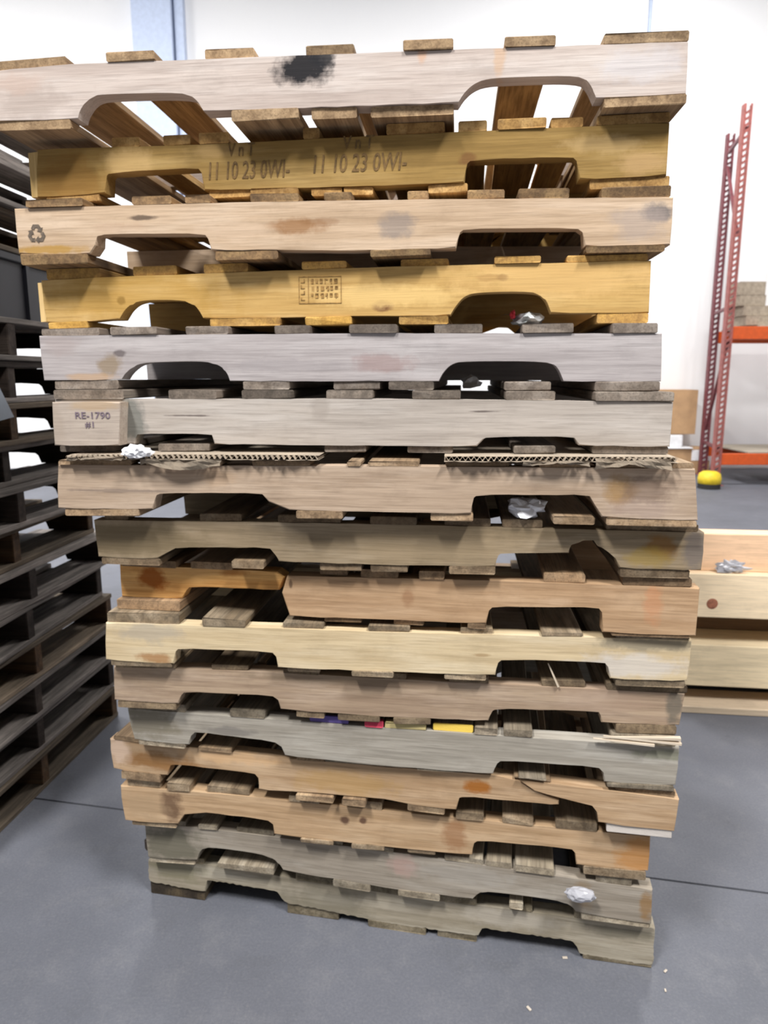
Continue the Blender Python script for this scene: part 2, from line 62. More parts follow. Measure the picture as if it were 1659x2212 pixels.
 dict(k=16, loc=(0.0006,1.5052,0.0), yaw=0.1929, L=1.2352, top=[(-0.619,0.1002),(-0.4529,0.1097),(-0.0,0.1004),(0.6188,0.1059)], bot=[(-0.6207,0.0367),(-0.4656,0.0308),(-0.4601,0.0663),(-0.2702,0.0624),(-0.2565,0.0344),(-0.0,0.0188),(0.2269,0.0188),(0.2317,0.0422),(0.4457,0.0438),(0.4568,0.0298),(0.4608,0.012),(0.6203,0.0099)], bl=[(-0.6207,0.0367),(-0.4656,0.0308),(-0.2565,0.0344),(-0.0,0.0188),(0.2269,0.0188),(0.4608,0.012),(0.6203,0.0099)], up=[(-0.6176,0.1149),(-0.4632,0.1247),(-0.3088,0.125),(-0.1544,0.1223),(0.0,0.1177),(0.1544,0.1186),(0.3088,0.12),(0.4632,0.1212),(0.6176,0.1192)], lo=[(-0.6176,0.0),(-0.4632,0.0),(-0.3088,0.0),(-0.1544,0.0),(0.0,0.0),(0.1544,0.0),(0.3088,0.0),(0.4632,0.0),(0.6176,0.0)], tb=[(-0.6058,-0.4646),(-0.3906,-0.3167),(-0.221,-0.1265),(-0.0342,0.0563),(0.1121,0.2211),(0.2964,0.3489),(0.443,0.6075)], bb=[(-0.6185,-0.4693),(-0.2475,-0.116),(-0.0404,0.102),(0.1302,0.2237),(0.4672,0.618)]),
]
STAINS_AND_SHADE = {
 1: [(-0.0398,0.0852,0.0552,0.0284,(26,26,30),0.98),(-0.0036,0.1018,0.0249,0.0193,(35,35,38),0.92),(-0.5633,0.0448,0.0815,0.0354,(165,150,140),0.5),(0.3075,0.0866,0.0111,0.0327,(200,160,120),0.5),(0.1723,0.0992,0.0097,0.0183,(200,150,110),0.5),(-0.5779,0.0808,0.0542,0.0195,(190,165,150),0.5),(0.5429,0.0687,0.0766,0.0287,(205,205,210),0.35)],
 2: [(-0.4104,0.0757,0.0489,0.0266,(190,158,106),0.6),(-0.228,0.0893,0.0546,0.0131,(185,152,100),0.5),(0.4888,0.0745,0.0721,0.0169,(192,162,112),0.55),(0.5588,0.0428,0.0478,0.0231,(190,155,110),0.5),(-0.5326,0.0459,0.0722,0.0507,(135,95,40),0.5),(0.2464,0.0574,0.0152,0.0118,(110,70,40),0.6)],
 3: [(-0.0621,0.0608,0.053,0.0148,(140,95,50),0.7),(-0.0178,0.0681,0.0351,0.0082,(130,90,55),0.4),(0.1284,0.0586,0.0344,0.0259,(120,115,115),0.55),(0.5944,0.0711,0.036,0.0156,(85,85,92),0.75),(0.5633,0.0561,0.0482,0.0313,(165,150,140),0.6),(-0.5617,0.028,0.0856,0.0086,(170,130,55),0.8),(-0.3578,0.0835,0.035,0.005,(80,65,55),0.8),(-0.4165,0.0679,0.0557,0.0101,(180,150,125),0.4),(-0.1876,0.055,0.0808,0.0183,(205,180,155),0.4)],
 4: [(0.1049,0.0373,0.0216,0.0103,(95,50,35),0.85),(0.331,0.0864,0.012,0.0066,(110,80,50),0.8),(-0.4295,0.0549,0.0089,0.0081,(90,65,35),0.8),(0.1121,0.0561,0.1505,0.0222,(225,190,125),0.7),(0.4287,0.0846,0.1818,0.041,(222,182,120),0.5),(-0.3913,0.0634,0.1937,0.0534,(175,135,60),0.5),(0.3095,0.0867,0.0343,0.0067,(150,110,60),0.4)],
 5: [(-0.4639,0.0491,0.0237,0.0238,(135,115,85),0.7),(0.0953,0.0524,0.0671,0.0192,(150,125,120),0.6),(-0.4414,0.0737,0.0127,0.0064,(80,70,70),0.7),(-0.5667,0.0907,0.0398,0.0228,(160,145,140),0.4),(-0.5025,0.0261,0.0595,0.0092,(185,150,110),0.6),(-0.0969,0.0484,0.147,0.0124,(145,138,138),0.4)],
 6: [(-0.3216,0.0786,0.0419,0.002,(105,95,90),0.9),(0.2586,0.0897,0.0296,0.0019,(100,90,85),0.9),(-0.059,0.0962,0.0201,0.0267,(150,140,130),0.5),(-0.4425,0.0714,0.0291,0.0551,(95,100,95),0.7)],  # last entry paints the repair block's cast shadow beside it
 7: [(0.4805,0.0693,0.0266,0.0328,(150,115,65),0.7),(0.5302,0.0718,0.0495,0.0293,(110,90,78),0.65),(0.516,0.035,0.0664,0.0192,(150,130,120),0.5),(-0.2869,0.0846,0.0372,0.0228,(180,150,120),0.4),(-0.4971,0.0537,0.1243,0.0037,(120,105,95),0.6)],
 8: [(0.5347,0.0694,0.0307,0.0254,(135,95,45),0.75),(0.5088,0.0458,0.0429,0.0201,(150,125,60),0.6),(0.5933,0.0618,0.0212,0.0406,(105,98,98),0.6),(-0.5355,0.0564,0.1497,0.0443,(115,100,75),0.65),(0.0623,0.0571,0.2265,0.0377,(160,140,110),0.4),(-0.1815,0.0796,0.1323,0.0191,(120,105,85),0.4)],
 9: [(-0.5249,0.0779,0.0361,0.0249,(150,80,20),0.9),(-0.3411,0.1028,0.0307,0.0183,(150,90,35),0.6),(0.5196,0.076,0.019,0.0515,(190,130,90),0.5),(0.0345,0.0635,0.0134,0.0218,(140,100,70),0.5),(-0.2123,0.0807,0.005,0.0141,(80,60,45),0.8),(0.3321,0.0673,0.0359,0.0096,(200,170,140),0.5)],
 10: [(-0.5024,0.0221,0.0417,0.0128,(150,100,50),0.7),(0.5285,0.0944,0.0891,0.0156,(140,130,110),0.8),(-0.5142,0.0818,0.0724,0.0262,(165,155,140),0.6),(0.1981,0.0583,0.0208,0.004,(150,120,80),0.6),(0.4864,0.0453,0.1171,0.0277,(205,200,195),0.6)],
 11: [(0.5945,0.0689,0.0164,0.0405,(90,88,80),0.7),(-0.1341,0.0973,0.1999,0.0128,(120,105,85),0.4),(0.4504,0.0797,0.1108,0.0307,(165,140,120),0.4)],
 12: [(-0.559,0.0637,0.0793,0.0391,(120,112,95),0.75),(-0.3585,0.059,0.0546,0.0114,(110,105,100),0.6),(0.5659,0.0816,0.0541,0.0124,(125,125,105),0.7)],
 13: [(-0.5116,0.0607,0.0937,0.0264,(140,95,45),0.7),(0.2271,0.0766,0.0279,0.0166,(150,90,25),0.9),(-0.6233,0.077,0.0302,0.0362,(205,180,160),0.7),(-0.0736,0.0517,0.1166,0.0344,(170,135,80),0.5),(-0.3371,0.0878,0.1342,0.0164,(215,175,130),0.5)],
 14: [(-0.4882,0.0639,0.0286,0.042,(85,60,45),0.75),(-0.0607,0.0727,0.0109,0.0107,(95,70,55),0.95),(-0.0192,0.0772,0.0108,0.0106,(95,70,55),0.95),(0.5926,0.0557,0.0524,0.0502,(180,120,50),0.6),(0.1905,0.0672,0.0291,0.0417,(140,95,60),0.6),(-0.5601,0.0589,0.0601,0.0373,(165,140,110),0.6)],
 15: [(-0.5359,0.0585,0.0871,0.0582,(98,95,80),0.75),(0.0491,0.0862,0.0381,0.0303,(170,140,130),0.6),(0.5911,0.0605,0.0153,0.0343,(140,105,60),0.7),(0.4577,0.0667,0.0257,0.0348,(135,115,90),0.6),(0.1893,0.0799,0.125,0.0239,(165,160,152),0.4)],
 16: [(-0.1509,0.055,0.128,0.0452,(110,105,90),0.5),(-0.543,0.0806,0.0767,0.0335,(125,120,95),0.6),(0.5457,0.0816,0.0788,0.0167,(115,110,95),0.6),(0.2974,0.0768,0.1251,0.0245,(180,172,160),0.5)],
}
SPOTS = {
 'left9': (9,[(-0.6008,0.106),(-0.3899,0.1152),(-0.2454,0.1157),(-0.229,0.0922),(-0.2409,0.0633),(-0.4435,0.0627),(-0.4502,0.0562),(-0.4609,0.0338),(-0.6009,0.0327)]),
 'right9': (9,[(-0.2198,0.0986),(-0.0137,0.103),(0.1983,0.1068),(0.6033,0.1078),(0.6033,0.0098),(0.4259,0.008),(0.4253,0.0505),(0.4177,0.0598),(0.2063,0.0517),(0.1991,0.0435),(0.1961,0.0148),(-0.0137,0.0132),(-0.2161,0.0102),(-0.2319,0.0606)]),
 'left13': (13,[(-0.6449,0.1085),(-0.203,0.1014),(0.2631,0.108),(0.3175,0.1018),(0.3457,0.0797),(0.4027,0.0631),(0.4022,0.0531),(0.3857,0.0524),(0.1944,0.0506),(0.1874,0.0476),(0.1829,0.0155),(0.0902,0.0173),(0.022,0.0244),(-0.1173,0.0226),(-0.2756,0.0156),(-0.2724,0.0454),(-0.2821,0.0561),(-0.4859,0.0585),(-0.4943,0.0553),(-0.5019,0.0269),(-0.6414,0.0304)]),
 'right13': (13,[(0.3188,0.1205),(0.3734,0.1154),(0.6433,0.0978),(0.6388,0.0224),(0.4851,0.0256),(0.4828,0.0504),(0.4716,0.0644),(0.438,0.0682),(0.3504,0.0835),(0.3184,0.1041)]),
 'block6': (6,[(-0.5996,0.1087),(-0.4545,0.1091),(-0.4629,0.0181),(-0.602,0.0167)]),
 'text2a': (2,[(-0.2075,0.0771),(-0.0936,0.0364)]),
 'text2b': (2,[(0.0095,0.0816),(0.1357,0.0348)]),
 'recycle3': (3,[(-0.5786,0.0609),(-0.5768,0.0797),(-0.5584,0.052)]),
 'stamp4': (4,[(-0.0605,0.0933),(0.0241,0.0444)]),
 'text6': (6,[(-0.5462,0.0866),(-0.4684,0.0778),(-0.5126,0.0636)]),
 'bag4': (5,[(0.3424,0.1657),(0.4079,0.1134)]),
 'paper5': (6,[(0.2155,0.183),(0.2479,0.1692)]),
 'plastic7': (8,[(0.241,0.1558),(0.306,0.1187)]),
 'plastic15': (15,[(0.4146,0.1303),(0.4787,0.0851)]),
 'white6': (7,[(-0.4567,0.1509),(-0.4113,0.1241)]),
 'splinter10': (11,[(0.3357,0.162),(0.3604,0.1132)]),
 'card': (7,[(-0.5881,0.1221),(-0.0841,0.1276),(0.1545,0.1303),(0.575,0.1349)]),
}

# ------------------------------------------------------------------ helpers
def lin(c):
    f = lambda v: v / 12.92 if v <= .04045 else ((v + .055) / 1.055) ** 2.4
    return tuple(f(x / 255) for x in c) + (1,)

def interp(pts, u):
    if u <= pts[0][0]: return pts[0][1]
    for (a, x), (b, y) in zip(pts, pts[1:]):
        if u <= b: return x + (y - x) * (u - a) / max(b - a, 1e-9)
    return pts[-1][1]

def empty(name, loc, rz=0):
    o = bpy.data.objects.new(name, None); COL.objects.link(o)
    o.empty_display_size = .1
    o.location = loc; o.rotation_euler = (0, 0, rz)
    return o

def tag(o, label=None, cat=None, group=None, kind=None):
    if label: o['label'] = label
    if cat: o['category'] = cat
    if group: o['group'] = group
    if kind: o['kind'] = kind
    return o

def link(name, bm, mat, parent=None, smooth=False):
    bmesh.ops.recalc_face_normals(bm, faces=bm.faces)
    me = bpy.data.meshes.new(name); bm.to_mesh(me); bm.free()
    if smooth:
        for p in me.polygons: p.use_smooth = True
    for m in (mat if isinstance(mat, (list, tuple)) else [mat]): me.materials.append(m)
    o = bpy.data.objects.new(name, me); COL.objects.link(o)
    if parent: o.parent = parent
    return o

def copy_tree(o, parent=None):
    c = o.copy(); COL.objects.link(c)
    if parent: c.parent = parent
    for ch in list(o.children): copy_tree(ch, c)
    return c

def add_box(bm, x0, x1, y0, y1, z0, z1, bevel=0, mtx=None):
    vs = [bm.verts.new((x, y, z)) for z in (z0, z1) for x, y in ((x0, y0), (x1, y0), (x1, y1), (x0, y1))]
    fs = [(0, 3, 2, 1), (4, 5, 6, 7), (0, 1, 5, 4), (1, 2, 6, 5), (2, 3, 7, 6), (3, 0, 4, 7)]
    F = [bm.faces.new([vs[i] for i in f]) for f in fs]
    if mtx: bmesh.ops.transform(bm, matrix=mtx, verts=vs)
    if bevel:
        es = list({e for f in F for e in f.edges})
        bmesh.ops.bevel(bm, geom=es, offset=bevel, segments=1, affect='EDGES', clamp_overlap=True)

def add_prism(bm, poly, y0, y1, step=.03, jit=.0007, bevel=.0022, rnd=random, rough=0):
    pts = []
    n = len(poly)
    for i in range(n):
        (a, b), (c, d) = poly[i], poly[(i + 1) % n]
        L = math.hypot(c - a, d - b); k = max(1, int(L / step))
        for j in range(k):
            t = j / k
            jj = 0 if j == 0 else (jit if b + (d - b) * t < .085 else min(jit, .0005))
            if rough and b + (d - b) * t < .06: jj = rough
            pts.append((a + (c - a) * t + rnd.uniform(-jj, jj), b + (d - b) * t + rnd.uniform(-jj, jj)))
    fv = [bm.verts.new((x, y0, z)) for x, z in pts]
    bv = [bm.verts.new((x, y1, z)) for x, z in pts]
    ff = bm.faces.new(fv); bf = bm.faces.new(bv[::-1])
    m = len(pts)
    for i in range(m):
        bm.faces.new([fv[(i + 1) % m], fv[i], bv[i], bv[(i + 1) % m]])
    if bevel:
        bmesh.ops.bevel(bm, geom=list(ff.edges), offset=bevel, segments=1, affect='EDGES', clamp_overlap=True)
    bmesh.ops.triangulate(bm, faces=[f for f in bm.faces if len(f.verts) > 4])

def add_board(bm, u0, u1, zb, zt, y0, y1, rnd, skew=.004, ch=.0022):
    """one deck board running along y; zb, zt are functions of u"""
    secs = 5
    rings = []
    sk = rnd.uniform(-skew, skew)
    for k in range(secs):
        t = k / (secs - 1); y = y0 + (y1 - y0) * t
        du = sk * t + rnd.uniform(-.0012, .0012) * (0 < k)
        a, b = u0 + du, u1 + du
        ring = []
        for (u, z) in ((a + ch, zb(a)), (b - ch, zb(b)), (b, zb(b) + ch), (b, zt(b) - ch), (b - ch, zt(b)), (a + ch, zt(a)), (a, zt(a) - ch), (a, zb(a) + ch)):
            yy = y + (rnd.uniform(-.0015, .0015) if k in (0, secs - 1) else 0)
            ring.append(bm.verts.new((u, yy, z)))
        rings.append(ring)
    for r, s in zip(rings, rings[1:]):
        for i in range(8):
            j = (i + 1) % 8
            bm.faces.new((r[i], r[j], s[j], s[i]))
    bm.faces.new(rings[0][::-1]); bm.faces.new(rings[-1])

def add_lathe(bm, prof, n=24, mtx=None):
    rings = []
    for r, z in prof:
        rings.append([bm.verts.new((r * math.cos(2 * math.pi * i / n), r * math.sin(2 * math.pi * i / n), z)) for i in range(n)])
    for r, s in zip(rings, rings[1:]):
        for i in range(n):
            bm.faces.new((r[i], r[(i + 1) % n], s[(i + 1) % n], s[i]))
    bm.faces.new(rings[0][::-1]); bm.faces.new(rings[-1])
    if mtx: bmesh.ops.transform(bm, matrix=mtx, verts=[v for r in rings for v in r])

def crumple_bm(sx, sy, sz, seed, flat=True, sub=3, amp=.35):
    bm = bmesh.new(); r = random.Random(seed)
    bmesh.ops.create_icosphere(bm, subdivisions=sub, radius=1)
    dirs = [(Vector((r.uniform(-1, 1), r.uniform(-1, 1), r.uniform(-1, 1))).normalized(), r.uniform(-amp, amp), r.uniform(2, 6), r.uniform(0, 6)) for _ in range(14)]
    for v in bm.verts:
        n = v.co.normalized(); d = 1
        for q, a, f, p in dirs: d += a * .35 * math.sin(f * 2 * n.dot(q) + p)
        d += r.uniform(-amp, amp) * .25
        v.co = n * d
    zmin = min(v.co.z for v in bm.verts) * .75
    for v in bm.verts:
        if v.co.z < zmin: v.co.z = zmin
        v.co = Vector((v.co.x * sx, v.co.y * sy, (v.co.z - zmin) * sz))
    return bm

# ------------------------------------------------------------------ materials
def nt_new(name):
    m = bpy.data.materials.new(name); m.use_nodes = True
    nt = m.node_tree
    return m, nt, nt.nodes['Principled BSDF']

def N(nt, t, **kw):
    n = nt.nodes.new(t)
    for k, v in kw.items(): setattr(n, k, v)
    return n

def math_node(nt, op, a, b=None, clamp=False):
    n = N(nt, 'ShaderNodeMath', operation=op); n.use_clamp = clamp
    for i, x in enumerate((a, b)):
        if x is None: continue
        if isinstance(x, (int, float)): n.inputs[i].default_value = x
        else: nt.links.new(x, n.inputs[i])
    return n.outputs[0]

def mixc(nt, fac, a, b, mode='MIX'):
    n = N(nt, 'ShaderNodeMix', data_type='RGBA', blend_type=mode)
    for s, x in ((n.inputs[0], fac), (n.inputs[6], a), (n.inputs[7], b)):
        if isinstance(x, (int, float)): s.default_value = x
        elif isinstance(x, tuple): s.default_value = x
        else: nt.links.new(x, s)
    return n.outputs[2]

def noise(nt, vec, scale, detail=4, rough=.6):
    n = N(nt, 'ShaderNodeTexNoise'); n.inputs['Scale'].default_value = scale
    n.inputs['Detail'].default_value = detail; n.inputs['Roughness'].default_value = rough
    nt.links.new(vec, n.inputs['Vector'])
    return n.outputs['Fac']

def ramp(nt, fac, lo, hi):
    n = N(nt, 'ShaderNodeMapRange'); n.inputs[1].default_value = lo; n.inputs[2].default_value = hi
    n.clamp = True
    nt.links.new(fac, n.inputs[0])
    return n.outputs[0]

def mapping(nt, vec, scale):
    n = N(nt, 'ShaderNodeMapping'); n.inputs['Scale'].default_value = scale
    nt.links.new(vec, n.inputs['Vector'])
    return n.outputs[0]

def wood(name, base, dark, light, axis='x', stains_and_shade=(), vary=.25, grain=.7, end_paint=None, rough=.85, bump=.35, dirt=.35):
    m, nt, P = nt_new(name)
    tc = N(nt, 'ShaderNodeTexCoord').outputs['Object']
    rnd = N(nt, 'ShaderNodeObjectInfo').outputs['Random']
    off = N(nt, 'ShaderNodeVectorMath', operation='ADD')
    cmb = N(nt, 'ShaderNodeCombineXYZ')
    for i in range(3):
        nt.links.new(math_node(nt, 'MULTIPLY', rnd, 7.3 + 5 * i), cmb.inputs[i])
    nt.links.new(tc, off.inputs[0]); nt.links.new(cmb.outputs[0], off.inputs[1])
    v = off.outputs[0]
    sc = {'x': (3, 60, 60), 'y': (60, 3, 60), 'z': (60, 60, 3)}[axis]
    sc2 = {'x': (9, 260, 260), 'y': (260, 9, 260), 'z': (260, 260, 9)}[axis]
    sc3 = {'x': (1.6, 9, 9), 'y': (9, 1.6, 9), 'z': (9, 9, 1.6)}[axis]
    g1 = noise(nt, mapping(nt, v, sc), 1, 5, .65)
    g2 = noise(nt, mapping(nt, v, sc2), 1, 3, .6)
    g3 = noise(nt, mapping(nt, v, sc3), 2.2, 4, .6)
    sp = noise(nt, v, 38, 5, .7)
    c = mixc(nt, ramp(nt, g1, .38, .60), lin(dark), lin(base))
    c = mixc(nt, grain, lin(base), c)
    c = mixc(nt, math_node(nt, 'MULTIPLY', ramp(nt, g3, .5, .72), .75), c, lin(light))
    c = mixc(nt, math_node(nt, 'MULTIPLY', ramp(nt, g3, .47, .3), dirt), c, lin(dark))
    c = mixc(nt, math_node(nt, 'MULTIPLY', ramp(nt, g2, .48, .68), .5), c, lin(tuple(x * .88 for x in dark)))
    g4 = noise(nt, mapping(nt, v, {'x': (5, 6, 7), 'y': (6, 5, 7), 'z': (6, 7, 5)}[axis]), 1.8, 5, .7)
    c = mixc(nt, math_node(nt, 'MULTIPLY', ramp(nt, g4, .54, .74), .28), c, lin(tuple(x * .8 for x in dark)))
    c = mixc(nt, math_node(nt, 'MULTIPLY', ramp(nt, sp, .6, .8), .35), c, lin(dark))
    if vary:
        hs = N(nt, 'ShaderNodeHueSaturation')
        nt.links.new(math_node(nt, 'ADD', math_node(nt, 'MULTIPLY', rnd, 2 * vary), 1 - vary), hs.inputs['Value'])
        nt.links.new(c, hs.inputs['Color']); c = hs.outputs[0]
    if stains_and_shade:
        sep = N(nt, 'ShaderNodeSeparateXYZ'); nt.links.new(tc, sep.inputs[0])
        wob = math_node(nt, 'MULTIPLY', math_node(nt, 'SUBTRACT', noise(nt, tc, 26, 4, .65), .5), 1.7)
        streak = math_node(nt, 'MULTIPLY', math_node(nt, 'SUBTRACT', g1, .5), .9)
        for (u, w, ru, rw, col, s) in stains_and_shade:
            dx = math_node(nt, 'DIVIDE', math_node(nt, 'SUBTRACT', sep.outputs[0], u), ru)
            dz = math_node(nt, 'DIVIDE', math_node(nt, 'SUBTRACT', sep.outputs[2], w), rw)
            d = math_node(nt, 'SQRT', math_node(nt, 'ADD', math_node(nt, 'MULTIPLY', dx, dx), math_node(nt, 'MULTIPLY', dz, dz)))
            d = math_node(nt, 'ADD', math_node(nt, 'ADD', d, wob), streak)
            c = mixc(nt, math_node(nt, 'MULTIPLY', ramp(nt, d, 1.15, .6), s), c, lin(col))
    if end_paint:
        sep = N(nt, 'ShaderNodeSeparateXYZ'); nt.links.new(tc, sep.inputs[0])
        c = mixc(nt, math_node(nt, 'MULTIPLY', ramp(nt, sep.outputs[1], .012, .008), .95), c, lin(end_paint))
    nt.links.new(c, P.inputs['Base Color'])
    P.inputs['Roughness'].default_value = rough
    P.inputs['Specular IOR Level'].default_value = .25
    b = N(nt, 'ShaderNodeBump'); b.inputs['Strength'].default_value = bump; b.inputs['Distance'].default_value = .002
    nt.links.new(math_node(nt, 'ADD', g1, math_node(nt, 'MULTIPLY', g2, .5)), b.inputs['Height'])
    nt.links.new(b.outputs[0], P.inputs['Normal'])
    return m

def plain(name, col, rough=.6, metal=0, var=.12, scale=20, alpha=None, trans=0):
    m, nt, P = nt_new(name)
    tc = N(nt, 'ShaderNodeTexCoord').outputs['Object']
    n = noise(nt, tc, scale, 4, .6)
    a = lin(tuple(max(0, c * (1 - var)) for c in col)); b = lin(tuple(min(255, c * (1 + var)) for c in col))
    nt.links.new(mixc(nt, ramp(nt, n, .3, .7), a, b), P.inputs['Base Color'])
    P.inputs['Roughness'].default_value = rough; P.inputs['Metallic'].default_value = metal
    if trans: P.inputs['Transmission Weight'].default_value = trans
    if alpha is not None: P.inputs['Alpha'].default_value = alpha
    return m

M = {}
M['ink'] = plain('faded_ink', (104, 80, 46), .9, var=.25, scale=120)
M['ink_grey'] = plain('dark_grey_ink', (98, 86, 74), .9, var=.2, scale=150)
M['ink_stamp'] = plain('pale_stamp_ink', (150, 116, 66), .9, var=.25, scale=150)
M['ink_violet'] = plain('violet_grey_ink', (112, 98, 108), .9, var=.2, scale=150)
M['kraft'] = plain('kraft_cardboard', (186, 150, 112), .9, var=.06, scale=6)
M['kraft_light'] = plain('faded_cardboard', (164, 150, 132), .9, var=.1, scale=25)
M['kraft_grey'] = plain('grey_cardboard', (150, 158, 168), .85, var=.06, scale=8)
M['paper'] = plain('white_paper', (244, 244, 246), .7, var=.04)
M['clear_wrap'] = plain('clear_plastic_wrap', (188, 188, 194), .25, var=.08, trans=.25)
M['bag'] = plain('grey_green_plastic', (196, 208, 206), .35, var=.3, scale=40)
M['white_wrap'] = plain('white_plastic_wrap', (238, 238, 242), .3, var=.05)
M['red'] = plain('red_print', (190, 60, 70), .6)
M['rack_orange'] = plain('orange_powder_coat', (204, 84, 28), .45, var=.06)
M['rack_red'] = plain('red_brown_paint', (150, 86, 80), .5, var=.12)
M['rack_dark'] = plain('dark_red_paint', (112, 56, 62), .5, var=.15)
M['yellow'] = plain('yellow_plastic', (225, 195, 40), .5, var=.06)
M['black_rubber'] = plain('black_rubber', (38, 36, 36), .8)
M['navy'] = plain('navy_stand_in', (12, 12, 20), .5, var=.15)
M['column_blue'] = plain('pale_blue_paint', (196, 208, 232), .6, var=.03)
M['conduit'] = plain('blue_grey_conduit', (185, 198, 222), .5, var=.03)
M['knot'] = plain('red_brown_knot', (150, 95, 72), .7, var=.2, scale=60)

def wall_mat():
    m, nt, P = nt_new('white_painted_wall')
    tc = N(nt, 'ShaderNodeTexCoord').outputs['Object']
    n = noise(nt, tc, .8, 4, .5)
    nt.links.new(mixc(nt, n, lin((238, 238, 240)), lin((246, 245, 244))), P.inputs['Base Color'])
    P.inputs['Roughness'].default_value = .8
    return m
M['wall'] = wall_mat()

def floor_mat():
    m, nt, P = nt_new('grey_concrete_floor')
    tc = N(nt, 'ShaderNodeTexCoord').outputs['Object']
    a = noise(nt, tc, 1.3, 6, .65); b = noise(nt, tc, 9, 6, .7); d = noise(nt, tc, 160, 3, .7); e = noise(nt, tc, 4, 8, .75)
    c = mixc(nt, ramp(nt, a, .3, .7), lin((90, 92, 99)), lin((106, 108, 116)))
    c = mixc(nt, math_node(nt, 'MULTIPLY', ramp(nt, b, .5, .75), .4), c, lin((124, 124, 127)))
    c = mixc(nt, math_node(nt, 'MULTIPLY', ramp(nt, e, .56, .72), .45), c, lin((78, 79, 82)))
    c = mixc(nt, math_node(nt, 'MULTIPLY', ramp(nt, d, .45, .8), .45), c, lin((76, 77, 84)))
    c = mixc(nt, math_node(nt, 'MULTIPLY', ramp(nt, d, .45, .2), .3), c, lin((134, 131, 126)))
    nt.links.new(c, P.inputs['Base Color'])
    P.inputs['Roughness'].default_value = .62
    P.inputs['Specular IOR Level'].default_value = .3
    bp = N(nt, 'ShaderNodeBump'); bp.inputs['Strength'].default_value = .15; bp.inputs['Distance'].default_value = .003
    nt.links.new(d, bp.inputs['Height']); nt.links.new(bp.outputs[0], P.inputs['Normal'])
    return m
M['floor'] = floor_mat()
M['joint'] = plain('dark_joint_filler', (60, 60, 63), .9)

# ------------------------------------------------------------------ setting
def slab(name, quad, z0, z1, mat):
    bm = bmesh.new()
    lo = [bm.verts.new((x, y, z0)) for x, y in quad]; hi = [bm.verts.new((x, y, z1)) for x, y in quad]
    bm.faces.new(lo[::-1]); bm.faces.new(hi)
    for i in range(4):
        bm.faces.new((lo[i], lo[(i + 1) % 4], hi[(i + 1) % 4], hi[i]))
    return link(name, bm, mat)
jy = lambda x: 1.827 - .2 * x          # the saw-cut joint across the floor
fl = empty('floor', (0, 0, 0)); tag(fl, kind='structure')
s1 = slab('concrete_slab', [(-9, -8), (9, -8), (9, jy(9) - .004), (-9, jy(-9) - .004)], -.12, 0, M['floor'])
s2 = slab('concrete_slab', [(-9, jy(-9) + .004), (9, jy(9) + .004), (9, 10.6), (-9, 10.6)], -.12, 0, M['floor'])
s3 = slab('control_joint', [(-9, jy(-9) - .004), (9, jy(9) - .004), (9, jy(9) + .004), (-9, jy(-9) + .004)], -.12, -.004, M['joint'])
for s in (s1, s2, s3): s.parent = fl

bm = bmesh.new(); add_box(bm, -9.2, 9.2, 10.4, 10.6, 0, 8)
tag(link('wall_back', bm, M['wall']), kind='structure')
bm = bmesh.new(); add_box(bm, -9.2, -9, -8, 10.4, 0, 8)
tag(link('wall_left', bm, M['wall']), kind='structure')
bm = bmesh.new(); add_box(bm, 9, 9.2, -8, 10.4, 0, 8)
tag(link('wall_right', bm, M['wall']), kind='structure')

col = empty('trim_1', (-3.02, 10.31, 0)); tag(col, kind='structure')
bm = bmesh.new(); add_box(bm, -.26, .26, -.09, .088, 0, 8, .006); link('column_face', bm, M['column_blue'], col)
bm = bmesh.new(); add_box(bm, .285, .40, -.03, .088, 0, 8, .004); link('column_flange', bm, M['column_blue'], col)
cd = empty('trim_2', (3.5, 10.37, 0)); tag(cd, kind='structure')
bm = bmesh.new(); add_lathe(bm, [(.022, 5.4), (.022, 8)], 12); link('conduit', bm, M['conduit'], cd)

